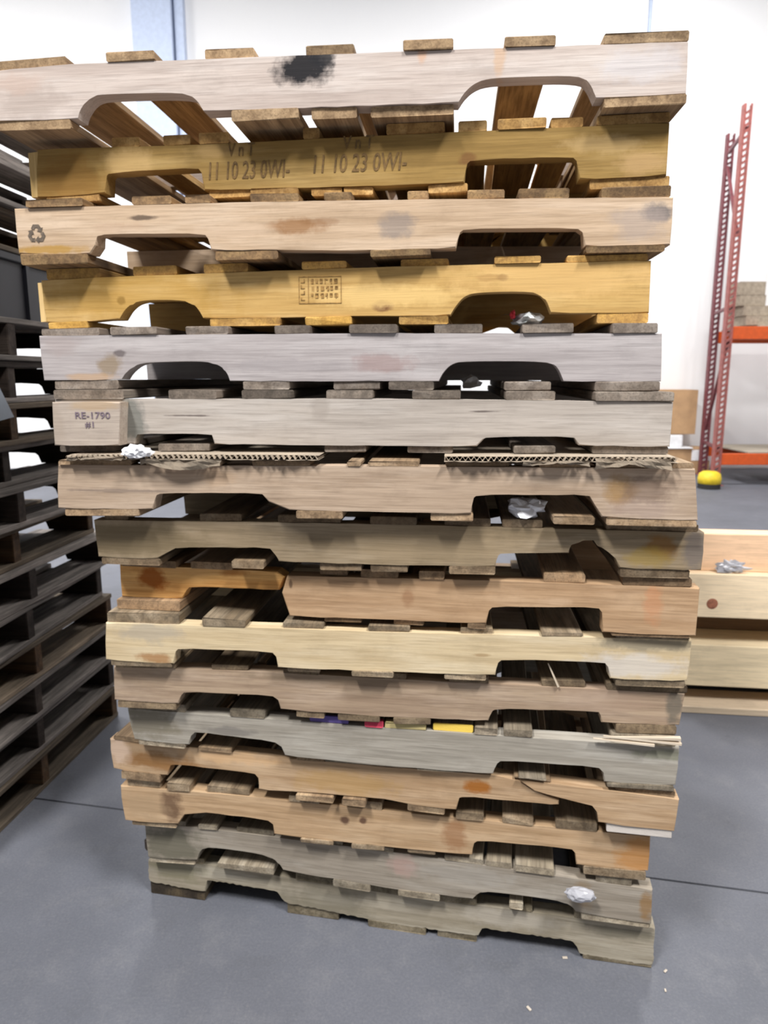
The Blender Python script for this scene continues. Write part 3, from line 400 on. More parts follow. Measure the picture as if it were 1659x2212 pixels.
# ------------------------------------------------------------------ the pallets of the main stack
#        stringer face (base, dark, light), boards (base, dark, light)
PAL = {
 1: (((200, 186, 176), (176, 160, 150), (212, 202, 194)), ((160, 134, 102), (104, 82, 60), (184, 158, 124)), 'pinkish grey pallet with black scorch mark, topmost in the main stack'),
 2: (((156, 126, 72), (132, 104, 56), (176, 148, 96)), ((178, 140, 84), (126, 92, 52), (206, 172, 118)), 'mustard brown pallet printed with numbers, second from top of main stack'),
 3: (((200, 174, 146), (172, 146, 118), (214, 192, 168)), ((150, 120, 84), (92, 72, 54), (178, 148, 104)), 'beige pallet with recycling arrows at its left end in the main stack'),
 4: (((202, 166, 104), (180, 142, 82), (218, 186, 130)), ((196, 154, 84), (140, 104, 62), (212, 172, 106)), 'bright yellow pallet with arched notches and a small box stamp, main stack'),
 5: (((178, 170, 168), (156, 148, 146), (192, 186, 184)), ((130, 118, 106), (88, 78, 70), (152, 142, 132)), 'cool grey pallet with arched notches directly beneath the bright yellow pallet'),
 6: (((182, 172, 162), (160, 150, 140), (196, 188, 180)), ((126, 114, 102), (84, 76, 68), (148, 138, 126)), 'pale grey pallet with a lettered repair block at its left end'),
 7: (((180, 158, 136), (152, 130, 108), (198, 178, 158)), ((160, 134, 104), (106, 86, 66), (186, 162, 134)), 'pinkish brown pallet carrying the torn corrugated cardboard'),
 8: (((152, 134, 108), (120, 104, 80), (174, 158, 134)), ((130, 110, 86), (84, 70, 54), (152, 134, 110)), 'olive brown pallet with a jagged chunk knocked out of right notch'),
 9: (((184, 152, 118), (156, 124, 92), (198, 168, 136)), ((150, 122, 92), (96, 78, 60), (176, 150, 118)), 'orange brown pallet with its front stringer snapped near the left notch'),
 10: (((208, 188, 152), (186, 164, 128), (218, 202, 172)), ((140, 122, 98), (90, 80, 66), (184, 166, 140)), 'pale cream pallet, lightest coloured in the lower half of main stack'),
 11: (((172, 150, 126), (138, 116, 96), (190, 170, 150)), ((130, 112, 88), (86, 72, 58), (156, 138, 112)), 'reddish brown streaky pallet lying on the coloured board ends'),
 12: (((168, 161, 149), (138, 131, 119), (184, 179, 169)), ((134, 122, 104), (86, 78, 66), (160, 148, 130)), 'grey pallet whose board ends are painted violet, red and yellow'),
 13: (((186, 157, 124), (152, 122, 90), (200, 174, 144)), ((150, 126, 98), (98, 80, 62), (176, 154, 124)), 'tan pallet with front stringer split through above the right notch'),
 14: (((190, 160, 126), (160, 130, 96), (204, 178, 146)), ((152, 132, 106), (100, 84, 66), (182, 164, 138)), 'tan pallet with two dark nail spots, third above the floor'),
 15: (((156, 146, 132), (130, 120, 106), (174, 166, 154)), ((150, 138, 118), (100, 90, 76), (176, 166, 148)), 'grey brown pallet with arched notches, second above the floor'),
 16: (((164, 154, 136), (134, 124, 104), (182, 174, 158)), ((134, 122, 100), (84, 76, 60), (160, 148, 126)), 'dirty grey bottom pallet of main stack with rotten lower left edge'),
}
MAIN_GROUP = 'pallets of the tall main stack'

def clip_top(poly, top):
    return [(u, min(z, interp(top, u) - .0004)) for u, z in poly]

def make_main(P):
    k = P['k']; rnd = random.Random(100 + k)
    (fb, fd, fl_), (bb, bd, bl_), label = PAL[k]
    fm = wood(f'stringer_wood_{k}', fb, fd, fl_, 'x', STAINS_AND_SHADE[k], vary=0)
    sm = wood(f'inner_stringer_wood_{k}', tuple(c * .95 for c in fb), fd, fl_, 'x', vary=.12)
    bmt = wood(f'board_wood_{k}', bb, bd, bl_, 'y', vary=.3)
    root = empty('pallet', P['loc'], -P['yaw'])
    tag(root, label, 'pallet', MAIN_GROUP)
    top, outl = P['top'], P['bot']
    g = .0006
    u0, u1 = top[0][0], top[-1][0]
    topc = [(u, z - g) for u, z in top]
    outline = [p for p in outl] + topc[::-1]
    depth = 1.0
    # stringers: front, middle and rear
    front = []
    if k == 9:
        polyl = clip_top(SPOTS['left9'][1], topc); polyr = clip_top(SPOTS['right9'][1], topc)
        lm = wood('orange_stringer_wood', (222, 172, 106), (186, 128, 66), (230, 190, 134), 'x', STAINS_AND_SHADE[9], vary=0)
        b = bmesh.new(); add_prism(b, polyl, .012, .05, rnd=rnd); o = link('stringer', b, lm, root)
        tag(o, 'orange broken-off left end of the front stringer'); front.append(o)
        b = bmesh.new(); add_prism(b, polyr, 0, .038, rnd=rnd); front.append(link('stringer', b, fm, root))
    elif k == 13:
        b = bmesh.new(); add_prism(b, clip_top(SPOTS['left13'][1], topc), 0.004, .038, step=.025, rnd=rnd); front.append(link('stringer', b, fm, root))
        b = bmesh.new(); add_prism(b, clip_top(SPOTS['right13'][1], topc), -.002, .038, step=.025, jit=.0012, rnd=rnd); o = link('stringer', b, fm, root)
        tag(o, 'split right end of the front stringer, tapering to a splinter'); front.append(o)
    else:
        b = bmesh.new(); add_prism(b, outline, 0, .038, jit=.0012 if k == 16 else .0008, step=.009 if k == 16 else .03, rnd=rnd, rough=.0022 if k == 16 else 0)
        front.append(link('stringer', b, fm, root))
    inner = outline
    if k == 8: inner = [p for p in outline if not (p[0] > .15 and .058 < p[1] < .095)]
    b = bmesh.new(); add_prism(b, inner, 0, .038, bevel=0, step=.2, jit=0, rnd=rnd)
    if k == 5:      # inner stringers filled in, unnotched shape added to keep the notches dark
        b.free(); b = bmesh.new(); add_prism(b, [(q[0], interp(P['bl'], q[0])) for q in P['bl']] + topc[::-1], 0, .038, bevel=0, step=.2, jit=0, rnd=rnd)
    mid = link('stringer', b, sm, root); mid.location = (0, .481, 0)
    rear = mid.copy(); COL.objects.link(rear); rear.location = (0, depth - .038, 0)
    # worn chamfer at the left end where the photo shows a lighter corner
    if k in (2, 4):
        b = bmesh.new()
        w = .024 if k == 2 else .016
        zt = topc[0][1] - .004; zb_ = outl[0][1] + .002
        uL = max(outl[0][0], topc[0][0])
        pts = [(uL - .0002, .001), (uL - .0002, .037), (uL - w, .037), (uL - w, .007)]
        lo = [b.verts.new((x, y, zb_)) for x, y in pts]; hi = [b.verts.new((x, y, zt)) for x, y in pts]
        b.faces.new(lo); b.faces.new(hi[::-1])
        for i in range(4): b.faces.new((lo[i], lo[(i + 1) % 4], hi[(i + 1) % 4], hi[i]))
        c = tuple(min(255, v + 38) for v in fb)
        tag(link('worn_corner', b, wood(f'worn_corner_wood_{k}', c, fb, c, 'z', vary=0), root), 'pale worn corner of the stringer end')
    # deck boards
    painted = {}
    if k == 12: painted = {2: (100, 86, 150), 3: (190, 60, 84), 4: (186, 170, 120), 5: (222, 190, 84)}
    drop = .0075 if k == 7 else 0
    boards = []
    for i, (a, c) in enumerate(P['tb']):
        zt = lambda u: interp(P['up'], u) - g - drop
        zb = lambda u: interp(top, u)
        mt = bmt
        if i in painted: mt = wood('painted_end_wood', bb, bd, bl_, 'y', vary=0, end_paint=painted[i])
        if k == 4 and i < 4: pass
        b = bmesh.new(); add_board(b, a, c, zb, zt, rnd.uniform(-.004, .006), depth + rnd.uniform(-.01, .01), rnd)
        o = link('deck_board', b, mt, root); boards.append(o)
        if i in painted: tag(o, {2: 'deck board with violet painted end', 3: 'deck board with red painted end', 4: 'deck board with pale yellowish end', 5: 'deck board with yellow painted end'}[i])
    lift = .003 if k == 6 else 0
    for i, (a, c) in enumerate(P['bb']):
        zt = lambda u: interp(P['bl'], u) - .0003
        zb = lambda u: max(interp(P['lo'], u) + g + lift, .0004 if k == 16 else -1)
        mt = bmt
        if k == 13 and i == len(P['bb']) - 1: mt = wood('pale_end_wood', bb, bd, bl_, 'y', vary=0, end_paint=(200, 192, 184))
        if k == 4 and i in (0, 2): mt = wood('yellow_board_wood', (202, 158, 80), (160, 120, 60), (214, 176, 104), 'y', vary=.1)
        if k == 16 and i == 0: mt = wood('rotten_and_shaded_wood', (66, 57, 46), (40, 34, 28), (104, 90, 68), 'y', vary=0)  # dark tone covers both the rot and the shadow gap
        b = bmesh.new(); add_board(b, a, c, zb, zt, rnd.uniform(-.004, .006), depth + rnd.uniform(-.01, .01), rnd)
        o = link('deck_board', b, mt, root)
        if k == 13 and i == len(P['bb']) - 1: tag(o, 'bottom deck board with a fresh pale end')
        if k == 16 and i == 0: tag(o, 'rotten bottom deck board, shadow gap painted into its dark colour')
    return root, front, boards

ROOT, FRONT, BOARDS = {}, {}, {}
for P in PALLETS:
    ROOT[P['k']], FRONT[P['k']], BOARDS[P['k']] = make_main(P)
TAB = {P['k']: P for P in PALLETS}

# repair block nailed on the front of the sixth pallet
k, pts = SPOTS['block6']
b = bmesh.new()
sh = [(u * .975 - .004, .0625 + (z - .0625) * .93) for u, z in pts]
add_prism(b, sh, -.036, -.0008, rnd=random.Random(6))
blk = link('repair_block', b, wood('repair_block_wood', (186, 172, 158), (164, 150, 138), (198, 186, 172), 'x', [(-.585, .06, .02, .05, (165, 150, 135), .6), (-.50, .10, .06, .012, (180, 150, 110), .5)], vary=0), ROOT[6])
tag(blk, 'short lettered block nailed in front of the left stringer end')

# ------------------------------------------------------------------ stamps and writing
def text_on(s, parent, u, w, width, height, mat, y=-.0006, shear=.15, rot=0, name='stamped_text', extr=.0003):
    c = bpy.data.curves.new('t', 'FONT'); c.body = s; c.shear = shear; c.resolution_u = 3; c.extrude = .01; c.offset = .008
    o = bpy.data.objects.new('t', c); COL.objects.link(o)
    bpy.context.view_layer.update()
    me = bpy.data.meshes.new_from_object(o.evaluated_get(bpy.context.evaluated_depsgraph_get()))
    bpy.data.objects.remove(o)
    xs = [v.co.x for v in me.vertices]; ys = [v.co.y for v in me.vertices]
    x0, x1, y0, y1 = min(xs), max(xs), min(ys), max(ys)
    cr, sr = math.cos(rot), math.sin(rot)
    for v in me.vertices:
        a = ((v.co.x - x0) / (x1 - x0) - .5) * width; b_ = ((v.co.y - y0) / (y1 - y0) - .5) * height
        zz = v.co.z
        v.co = Vector((u + a * cr - b_ * sr, y - (extr if zz > 0 else 0), w + a * sr + b_ * cr))
    me.materials.clear(); me.materials.append(mat)
    ob = bpy.data.objects.new(name, me); COL.objects.link(ob); ob.parent = parent
    return ob

def between(a, b): return (a[0] + b[0]) / 2, (a[1] + b[1]) / 2
for key, sub in (('text2a', 0), ('text2b', 1)):
    k, (p, r) = SPOTS[key]
    wd = r[0] - p[0]
    text_on('V n T', FRONT[2][0], p[0] + wd * (.24 if sub == 0 else .28), p[1] + .013, wd * .46, .023, M['ink'])
    text_on('11 10 23 0WI-', FRONT[2][0], p[0] + wd * (.35 if sub == 0 else .29), (p[1] + r[1]) / 2 + (-.003 if sub == 0 else .001), wd * 1.40, .032, M['ink'])

def recycle_bm(R):
    bm = bmesh.new()
    V = [Vector((R * math.sin(2 * math.pi * i / 3), R * math.cos(2 * math.pi * i / 3))) for i in range(3)]
    for i in range(3):
        A, B, C_ = V[i - 1], V[i], V[(i + 1) % 3]
        p0 = A.lerp(B, .60); p1 = B.lerp(A, .22); p2 = B.lerp(C_, .22); p3 = B.lerp(C_, .40); tip = B.lerp(C_, .58)
        w = R * .17
        def nrm(d): return Vector((-d.y, d.x)).normalized()
        d0 = (B - A); d1 = (p2 - p1); d2 = (C_ - B)
        def quad(a, b_, na, nb):
            ps = [a + na * w, b_ + nb * w, b_ - nb * w, a - na * w]
            f = [bm.verts.new((q.x, -.0009, q.y)) for q in ps]; g_ = [bm.verts.new((q.x, -.0006, q.y)) for q in ps]
            bm.faces.new(f); bm.faces.new(g_[::-1])
            for j in range(4): bm.faces.new((f[j], g_[j], g_[(j + 1) % 4], f[(j + 1) % 4]))
        n01 = (nrm(d0) + nrm(d1)).normalized(); n12 = (nrm(d1) + nrm(d2)).normalized()
        quad(p0, p1, nrm(d0), n01); quad(p1, p2, n01, n12); quad(p2, p3, n12, nrm(d2))
        h = nrm(d2)
        ps = [p3 + h * w * 1.9, tip, p3 - h * w * 1.9]
        f = [bm.verts.new((q.x, -.0010, q.y)) for q in ps]; g_ = [bm.verts.new((q.x, -.0006, q.y)) for q in ps]
        bm.faces.new(f); bm.faces.new(g_[::-1])
        for j in range(3): bm.faces.new((f[j], g_[j], g_[(j + 1) % 3], f[(j + 1) % 3]))
    return bm
k, (c, t_, r_) = SPOTS['recycle3']
o = link('recycling_mark', recycle_bm(.0215), M['ink_grey'], FRONT[3][0]); o.location = (c[0], 0, c[1] - .003)
tag(o, 'stamped recycling arrows')

k, (p, r) = SPOTS['stamp4']
bm = bmesh.new()
def stroke(bm, x0, x1, z0, z1): add_box(bm, x0, x1, -.0009, -.0005, z0, z1)
sx0, sx1, sz1, sz0 = p[0], r[0], p[1] + .002, r[1]
lw = .0011
stroke(bm, sx0, sx1, sz0, sz0 + lw); stroke(bm, sx0, sx1, sz1 - lw, sz1)
stroke(bm, sx0, sx0 + lw, sz0, sz1); stroke(bm, sx1 - lw, sx1, sz0, sz1)
xd = sx0 + (sx1 - sx0) * .22; stroke(bm, xd, xd + lw, sz0, sz1)
rr = random.Random(44)
for row in range(3):
    x = xd + .006; z = sz1 - .014 - row * .0135
    while x < sx1 - .008:
        wd = rr.uniform(.004, .007)
        for _ in range(2):
            if rr.random() < .5: stroke(bm, x, x + wd, z + rr.uniform(0, .007), z + .009)
            else: stroke(bm, x + wd * rr.random(), x + wd * rr.random() + .0016, z, z + .009)
        x += wd + .004
for i in range(4):
    z = sz0 + .006 + i * .011
    stroke(bm, sx0 + .004, sx0 + .012, z, z + .0018); stroke(bm, sx0 + .004 + (i % 2) * .006, sx0 + .006 + (i % 2) * .006, z, z + .007)
tag(link('box_stamp', bm, M['ink_stamp'], FRONT[4][0]), 'faint rectangular ink stamp, text worn away')

k, (p, r, s) = SPOTS['text6']
text_on('RE-1790', blk, (p[0] + r[0]) / 2 + .002, (p[1] + r[1]) / 2 - .002, .072, .013, M['ink_violet'], y=-.0368, shear=0)
text_on('#1', blk, s[0] - .001, s[1] - .002, .018, .013, M['ink_violet'], y=-.0368, shear=0)

# ------------------------------------------------------------------ torn corrugated cardboard between the sixth and seventh pallets
P7 = TAB[7]
def cardboard(name, u0, u1, seed, label, depth=.7, group=None):
    rnd = random.Random(seed)
    root = empty(name, P7['loc'], -P7['yaw']); tag(root, label, 'cardboard', group)
    zm = lambda u: interp(P7['up'], u)
    def sheet(z_off, th, front):
        b = bmesh.new(); n = 44; top_, bot_ = [], []
        rows = 6
        grid = {}
        for j in range(rows):
            for i in range(n + 1):
                u = u0 + (u1 - u0) * i / n
                y = front[i] if j == 0 else front[i] * (1 - j / (rows - 1)) + depth * j / (rows - 1)
                for s in (0, 1):
                    grid[i, j, s] = b.verts.new((u, y, zm(u) + z_off + s * th))
        for j in range(rows - 1):
            for i in range(n):
                b.faces.new((grid[i, j, 1], grid[i + 1, j, 1], grid[i + 1, j + 1, 1], grid[i, j + 1, 1]))
                b.faces.new((grid[i, j, 0], grid[i, j + 1, 0], grid[i + 1, j + 1, 0], grid[i + 1, j, 0]))
        for i in range(n):
            b.faces.new((grid[i, 0, 0], grid[i + 1, 0, 0], grid[i + 1, 0, 1], grid[i, 0, 1]))
            b.faces.new((grid[i, rows - 1, 0], grid[i, rows - 1, 1], grid[i + 1, rows - 1, 1], grid[i + 1, rows - 1, 0]))
        for j in range(rows - 1):
            b.faces.new((grid[0, j, 0], grid[0, j, 1], grid[0, j + 1, 1], grid[0, j + 1, 0]))
            b.faces.new((grid[n, j, 0], grid[n, j + 1, 0], grid[n, j + 1, 1], grid[n, j, 1]))
        return b
    fr1 = [-.001 + rnd.uniform(-.003, .004) for _ in range(45)]
    fr2 = [-.012 + rnd.uniform(-.008, .006) for _ in range(45)]
    link('liner', sheet(.0018, .0006, fr1), M['kraft_light'], root)
    link('liner', sheet(-.0064, .0006, fr2), M['kraft_light'], root)
    # fluted core
    b = bmesh.new(); wl = .0105; n = int((u1 - u0) / wl * 8)
    prev = None
    for i in range(n + 1):
        u = u0 + (u1 - u0) * i / n
        z = zm(u) - .0019 + .0034 * math.sin(2 * math.pi * (u - u0) / wl)
        y = -.012 + .004 * math.sin(u * 47) + rnd.uniform(-.001, .001)
        vs = [b.verts.new((u, y, z)), b.verts.new((u, .25, z)), b.verts.new((u, .25, z + .0006)), b.verts.new((u, y, z + .0006))]
        if prev:
            for a in range(4): b.faces.new((prev[a], prev[(a + 1) % 4], vs[(a + 1) % 4], vs[a]))
        else: b.faces.new(vs)
        prev = vs
    b.faces.new(prev[::-1])
    link('flute', b, M['kraft_light'], root)
    return root
cu = SPOTS['card'][1]
cA = cardboard('corrugated_cardboard', cu[0][0], cu[1][0], 5, 'torn corrugated cardboard sheet under left half of the pale grey lettered pallet')
cB = cardboard('corrugated_cardboard', cu[2][0], cu[3][0], 9, 'torn corrugated cardboard sheet under right half of the pale grey lettered pallet')
# torn liner flaps hanging over the front edge
def flap(parent, u0, u1, z1, drop, seed, mat, y=-.013):
    r = random.Random(seed); b = bmesh.new(); n = 14
    rows = []
    for j in range(4):
        row = []
        for i in range(n + 1):
            t = i / n; u = u0 + (u1 - u0) * t
            d = drop * (.45 + .55 * abs(math.sin(3.1 * t + seed))) * j / 3
            row.append(b.verts.new((u + r.uniform(-.002, .002), y - .004 * math.sin(j * 1.3 + t * 9) - .002 * j, interp(P7['up'], u) + z1 - d + r.uniform(-.0015, .0015) * (j > 0))))
        rows.append(row)
    for a, c in zip(rows, rows[1:]):
        for i in range(n): b.faces.new((a[i], a[i + 1], c[i + 1], c[i]))
    bmesh.ops.solidify(b, geom=b.faces[:], thickness=.0007)
    return link('torn_liner', b, mat, parent)
flap(cA, -.435, -.275, -.004, .022, 3, M['kraft_light'])
flap(cA, -.585, -.47, .000, .008, 5, M['kraft_light'])
flap(cB, .43, .565, .001, .020, 8, M['kraft_light'])
flap(cB, .30, .42, -.003, .010, 11, M['kraft_light'])

# ------------------------------------------------------------------ scraps lodged in the stack
def world_of(k, u, y, w):
    P = TAB[k]; c, s = math.cos(P['yaw']), math.sin(P['yaw']); x0, y0, z0 = P['loc']
    return Vector((x0 + u * c + y * s, y0 - u * s + y * c, z0 + w))
def scrap(name, k, u, y, z_on, sx, sy, sz, seed, mat, label, cat, amp=.35, sub=3):
    o = link(name, crumple_bm(sx, sy, sz, seed, sub=sub, amp=amp), mat, None)
    o.location = world_of(k, u, y, z_on + .0005); o.rotation_euler = (0, 0, -TAB[k]['yaw'])
    return tag(o, label, cat)
up = lambda k, u: interp(TAB[k]['up'], u)
k, (a, b_) = SPOTS['bag4']
bag = scrap('plastic_bag', 5, .372, .075, up(5, .372), .026, .04, .0135, 21, M['bag'], 'crumpled grey green plastic bag inside right notch of the bright yellow pallet', 'bag')
bm = crumple_bm(.006, .02, .009, 3, sub=2)
o = link('red_print', bm, M['red'], bag); o.location = (-.031, -.01, .012)
k, (a, b_) = SPOTS['paper5']
scrap('paper_scrap', 6, .235, .22, up(6, .235), .022, .03, .012, 31, M['paper'], 'small white paper scrap in right notch of the cool grey pallet', 'scrap', sub=2)
k, (a, b_) = SPOTS['plastic7']
scrap('plastic_wrap', 8, .275, .03, up(8, .275), .033, .04, .019, 33, M['white_wrap'], 'crumpled white plastic wrap in right notch of the pallet under the cardboard', 'plastic')
k, (a, b_) = SPOTS['plastic15']
scrap('plastic_wrap', 15, .448, -.030, interp(TAB[15]['top'], .448) - .028, .032, .016, .016, 35, M['clear_wrap'], 'crumpled clear plastic wrap on the front of the second pallet above the floor', 'plastic', amp=.15)
k, (a, b_) = SPOTS['white6']
scrap('paper_scrap', 7, -.44, -.02, up(7, -.44) - .004, .024, .014, .014, 37, M['paper'], 'crumpled white paper beside the lettered repair block', 'scrap')

def stick(name, p, q, r, mat, label=None, cat=None, parent=None):
    b = bmesh.new(); d = (q - p); L = d.length
    add_box(b, -r, r, -r * .5, r * .5, 0, L)
    for v in b.verts:
        if v.co.z > L * .5: v.co.x *= .4; v.co.y *= .5
    o = link(name, b, mat, parent)
    o.location = p; o.rotation_euler = d.to_track_quat('Z', 'Y').to_euler()
    if label: tag(o, label, cat)
    return o
M['splinter'] = wood('fresh_splinter_wood', (214, 200, 180), (180, 160, 135), (230, 220, 204), 'z', vary=0)
k, (a, b_) = SPOTS['splinter10']
stick('splinter', world_of(11, b_[0], -.002, up(11, b_[0]) - .012), world_of(11, a[0] + .002, -.003, a[1] - .008), .0045, M['splinter'], 'thin pale wood splinter standing in right notch of the pale cream pallet', 'splinter')
lead = BOARDS[12][-1]
for (ua, za, ub, zb_) in ((.45, .117, .60, .128), (.45, .119, .602, .117), (.43, .112, .55, .110)):
    p = Vector((ua, -.010, za)); q = Vector((ub, -.014, zb_))
    stick('splinter', q, p, .005, M['splinter'], parent=lead)
# dark rounded stub poking out at the left of the second pallet above the floor
b = bmesh.new(); add_box(b, -.632, -.606, .03, .30, .002, .040, .008)
tag(link('side_block', b, wood('dark_stub_wood', (56, 48, 44), (34, 30, 28), (74, 64, 56), 'y', vary=0), ROOT[15]), 'dark rounded block at the left end')

# ------------------------------------------------------------------ the dark stack at the left
def generic_pallet(base, dark, light, bbase, seed):
    rnd = random.Random(seed); Lh = .61
    sm = wood('shaded_stringer_wood', base, dark, light, 'x', vary=.3)  # dark tone stands for the weak light in the aisle
    bmt = wood('lit_board_wood', bbase, tuple(c * .5 for c in bbase), tuple(min(255, c * 1.2) for c in bbase), 'y', vary=.4)  # paler tone stands for light caught on the board edges
    root = empty('pallet', (0, 0, 0))
    z0, z1 = .017, .1065
    outl = [(-Lh, z0), (-.457, z0), (-.452, z0 + .028), (-.44, z0 + .038), (-.24, z0 + .038), (-.228, z0 + .028), (-.223, z0),
            (.223, z0), (.228, z0 + .028), (.24, z0 + .038), (.44, z0 + .038), (.452, z0 + .028), (.457, z0), (Lh, z0), (Lh, z1), (-Lh, z1)]
    b = bmesh.new(); add_prism(b, outl, 0, .038, bevel=.003, step=.06, rnd=rnd)
    s = link('stringer', b, sm, root)
    for y in (.481, .962):
        c = s.copy(); COL.objects.link(c); c.location = (0, y, 0)
    n = 7; wdt = .092
    for i in range(n):
        w = .135 if i in (0, n - 1) else wdt
        u = -Lh + w / 2 + (2 * Lh - w) * i / (n - 1) + rnd.uniform(-.008, .008) * (0 < i < n - 1)
        b = bmesh.new(); add_board(b, u - w / 2, u + w / 2, lambda q: z1 + .0003, lambda q: z1 + .0175, 0, 1.0, rnd); link('deck_board', b, bmt, root)
    for u, w in ((-Lh + .07, .14), (-.2, .09), (0, .09), (.2, .09), (Lh - .07, .14)):
        b = bmesh.new(); add_board(b, u - w / 2, u + w / 2, lambda q: .0002, lambda q: z0 - .0003, 0, 1.0, rnd); link('deck_board', b, bmt, root)
    return root
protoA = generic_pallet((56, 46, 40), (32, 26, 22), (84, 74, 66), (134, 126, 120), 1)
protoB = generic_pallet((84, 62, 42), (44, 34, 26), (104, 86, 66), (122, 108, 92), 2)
ORD = ['resting on the floor', 'second above the floor', 'third above the floor', 'fourth above the floor', 'fifth above the floor', 'sixth above the floor',
       'seventh above the floor', 'eighth above the floor', 'ninth above the floor', 'tenth above the floor', 'eleventh above the floor', 'just below the navy crate',
       'directly on the navy crate', 'second above the navy crate', 'topmost of its stack']
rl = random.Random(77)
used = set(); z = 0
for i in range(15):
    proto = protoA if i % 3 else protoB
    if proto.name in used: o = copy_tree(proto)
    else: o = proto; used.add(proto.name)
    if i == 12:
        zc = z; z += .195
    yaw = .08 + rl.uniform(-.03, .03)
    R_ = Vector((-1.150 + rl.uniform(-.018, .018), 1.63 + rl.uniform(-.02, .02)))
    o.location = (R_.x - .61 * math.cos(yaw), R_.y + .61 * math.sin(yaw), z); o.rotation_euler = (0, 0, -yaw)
    tag(o, f'pallet in the left stack with light and shade painted into its wood, {ORD[i]}', 'pallet', 'pallets of the dark stack at left')
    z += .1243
# navy crate within it, stands in for a dark area of unknown cause
cr = empty('stand_in_crate', (-1.72, 1.70, zc + .0008), -.06)
tag(cr, 'dark navy crate standing in for an unidentified dark area in the left stack', 'crate')
b = bmesh.new(); add_box(b, -.60, .56, 0, .98, 0, .012)
for (x0, x1, y0, y1) in ((-.60, .56, 0, .02), (-.60, .56, .96, .98), (-.60, -.58, .02, .96), (.54, .56, .02, .96)): add_box(b, x0, x1, y0, y1, .012, .17)
link('tray', b, M['navy'], cr)
b = bmesh.new()
for (x0, x1, y0, y1) in ((-.612, .572, -.012, .02), (-.612, .572, .96, .992), (-.612, -.58, .02, .96), (.54, .572, .02, .96)): add_box(b, x0, x1, y0, y1, .1703, .193, .003)
link('rim', b, M['navy'], cr)
for y in (.02, .34, .64, .95):
    b = bmesh.new(); add_box(b, .5603, .570, y, y + .018, .004, .168); link('rib', b, M['navy'], cr)

# grey cardboard sheet hanging against the side of the left stack
b = bmesh.new()
pts = [(1.60, 1.425), (1.965, 1.402), (2.10, 1.205), (1.60, 1.165)]
f = [b.verts.new((-1.094 + .006 * (z_ < 1.3), y, z_)) for y, z_ in pts]; g_ = [b.verts.new((-1.099 + .006 * (z_ < 1.3), y, z_)) for y, z_ in pts]
b.faces.new(f); b.faces.new(g_[::-1])
for j in range(4): b.faces.new((f[j], g_[j], g_[(j + 1) % 4], f[(j + 1) % 4]))
gs = link('cardboard_sheet', b, M['kraft_grey']); tag(gs, 'pale grey cardboard sheet hanging against the left stack at photo edge', 'cardboard')

# ------------------------------------------------------------------ pine timber stacked behind, at the right
pine_yaw = -.12
PB = (1.5, 2.62)
def pine(name, x0, x1, y0, y1, z0, z1, base, label, stains_and_shade=(), group=None, cat='beam'):
    b = bmesh.new(); add_box(b, x0, x1, y0, y1, 0, z1 - z0, .003)
    o = link(name, b, wood('pine_wood', base, tuple(c * .88 for c in base), tuple(min(255, c * 1.05) for c in base), 'x', stains_and_shade, vary=.03, grain=.5, dirt=.15, bump=.1))
    o.location = (PB[0], PB[1], z0); o.rotation_euler = (0, 0, pine_yaw)
    return tag(o, label, cat, group)
G = 'pale pine timbers stacked behind the pallets'
pine('pine_board', -.50, 1.7, -.02, .15, 0, .030, (206, 186, 160), 'thin pine board lying on the floor under the timber stack', group=G, cat='board')
for i in range(3):
    pine('pine_beam', -.5, 1.7, .02 + i * .2, .215 + i * .2, .1005, .275, (232, 212, 176), ['pale pine beam at the front of the lower layer', 'pale pine beam in the middle of lower layer, behind front beam', 'pale pine beam at the back of the lower layer'][i], group=G)
b2 = pine('pine_beam', -.5, 1.7, .0, .195, .3955, .572, (240, 218, 184), 'pale pine beam with a round red brown knot, front of upper layer', group=G)
for i in (1, 2):
    pine('pine_beam', -.5, 1.7, i * .2, .195 + i * .2, .3955, .572, (222, 202, 164), ['', 'pale pine beam in the middle of upper layer, behind the knotted beam', 'pale pine beam at the back of the upper layer'][i], group=G)
top_b = pine('pine_beam', -.5, 1.7, .045, .135, .5725, .722, (238, 200, 164), 'peach coloured pine plank on edge, topmost of the timber stack', group=G)
bm = bmesh.new(); add_lathe(bm, [(.0205, 0), (.021, .0008), (.015, .0022), (.004, .0026)], 24, Matrix.Rotation(math.pi / 2, 4, 'X'))
kn = link('knot', bm, M['knot'], b2); kn.location = (-.222, -.0002, .057)
tag(kn, 'round red brown knot')
pine('gap_shade_plank', -.5, 1.7, .21, .60, .2755, .395, (126, 100, 74), 'added recessed plank, shade painted into its colour, in the gap between the two timber layers', group=G, cat='plank')  # added filler, dark colour stands for the shade inside the gap
pine('gap_shade_plank', -.5, 1.7, .19, .60, .0305, .1, (104, 84, 62), 'added recessed plank, shade painted into its colour, in the gap under the lower timber layer', group=G, cat='plank')  # added filler again, painted dark for the shade under the lower beams
tp = link('plastic_tape', crumple_bm(.05, .012, .024, 51, amp=.5), M['clear_wrap'], None)
mt_ = Matrix.Rotation(pine_yaw, 4, 'Z')
tp.location = Vector((PB[0], PB[1], 0)) + mt_ @ Vector((-.155, .018, .5725)); tp.rotation_euler = (0, 0, pine_yaw)
tag(tp, 'crumpled clear tape on the peach coloured top plank', 'tape')

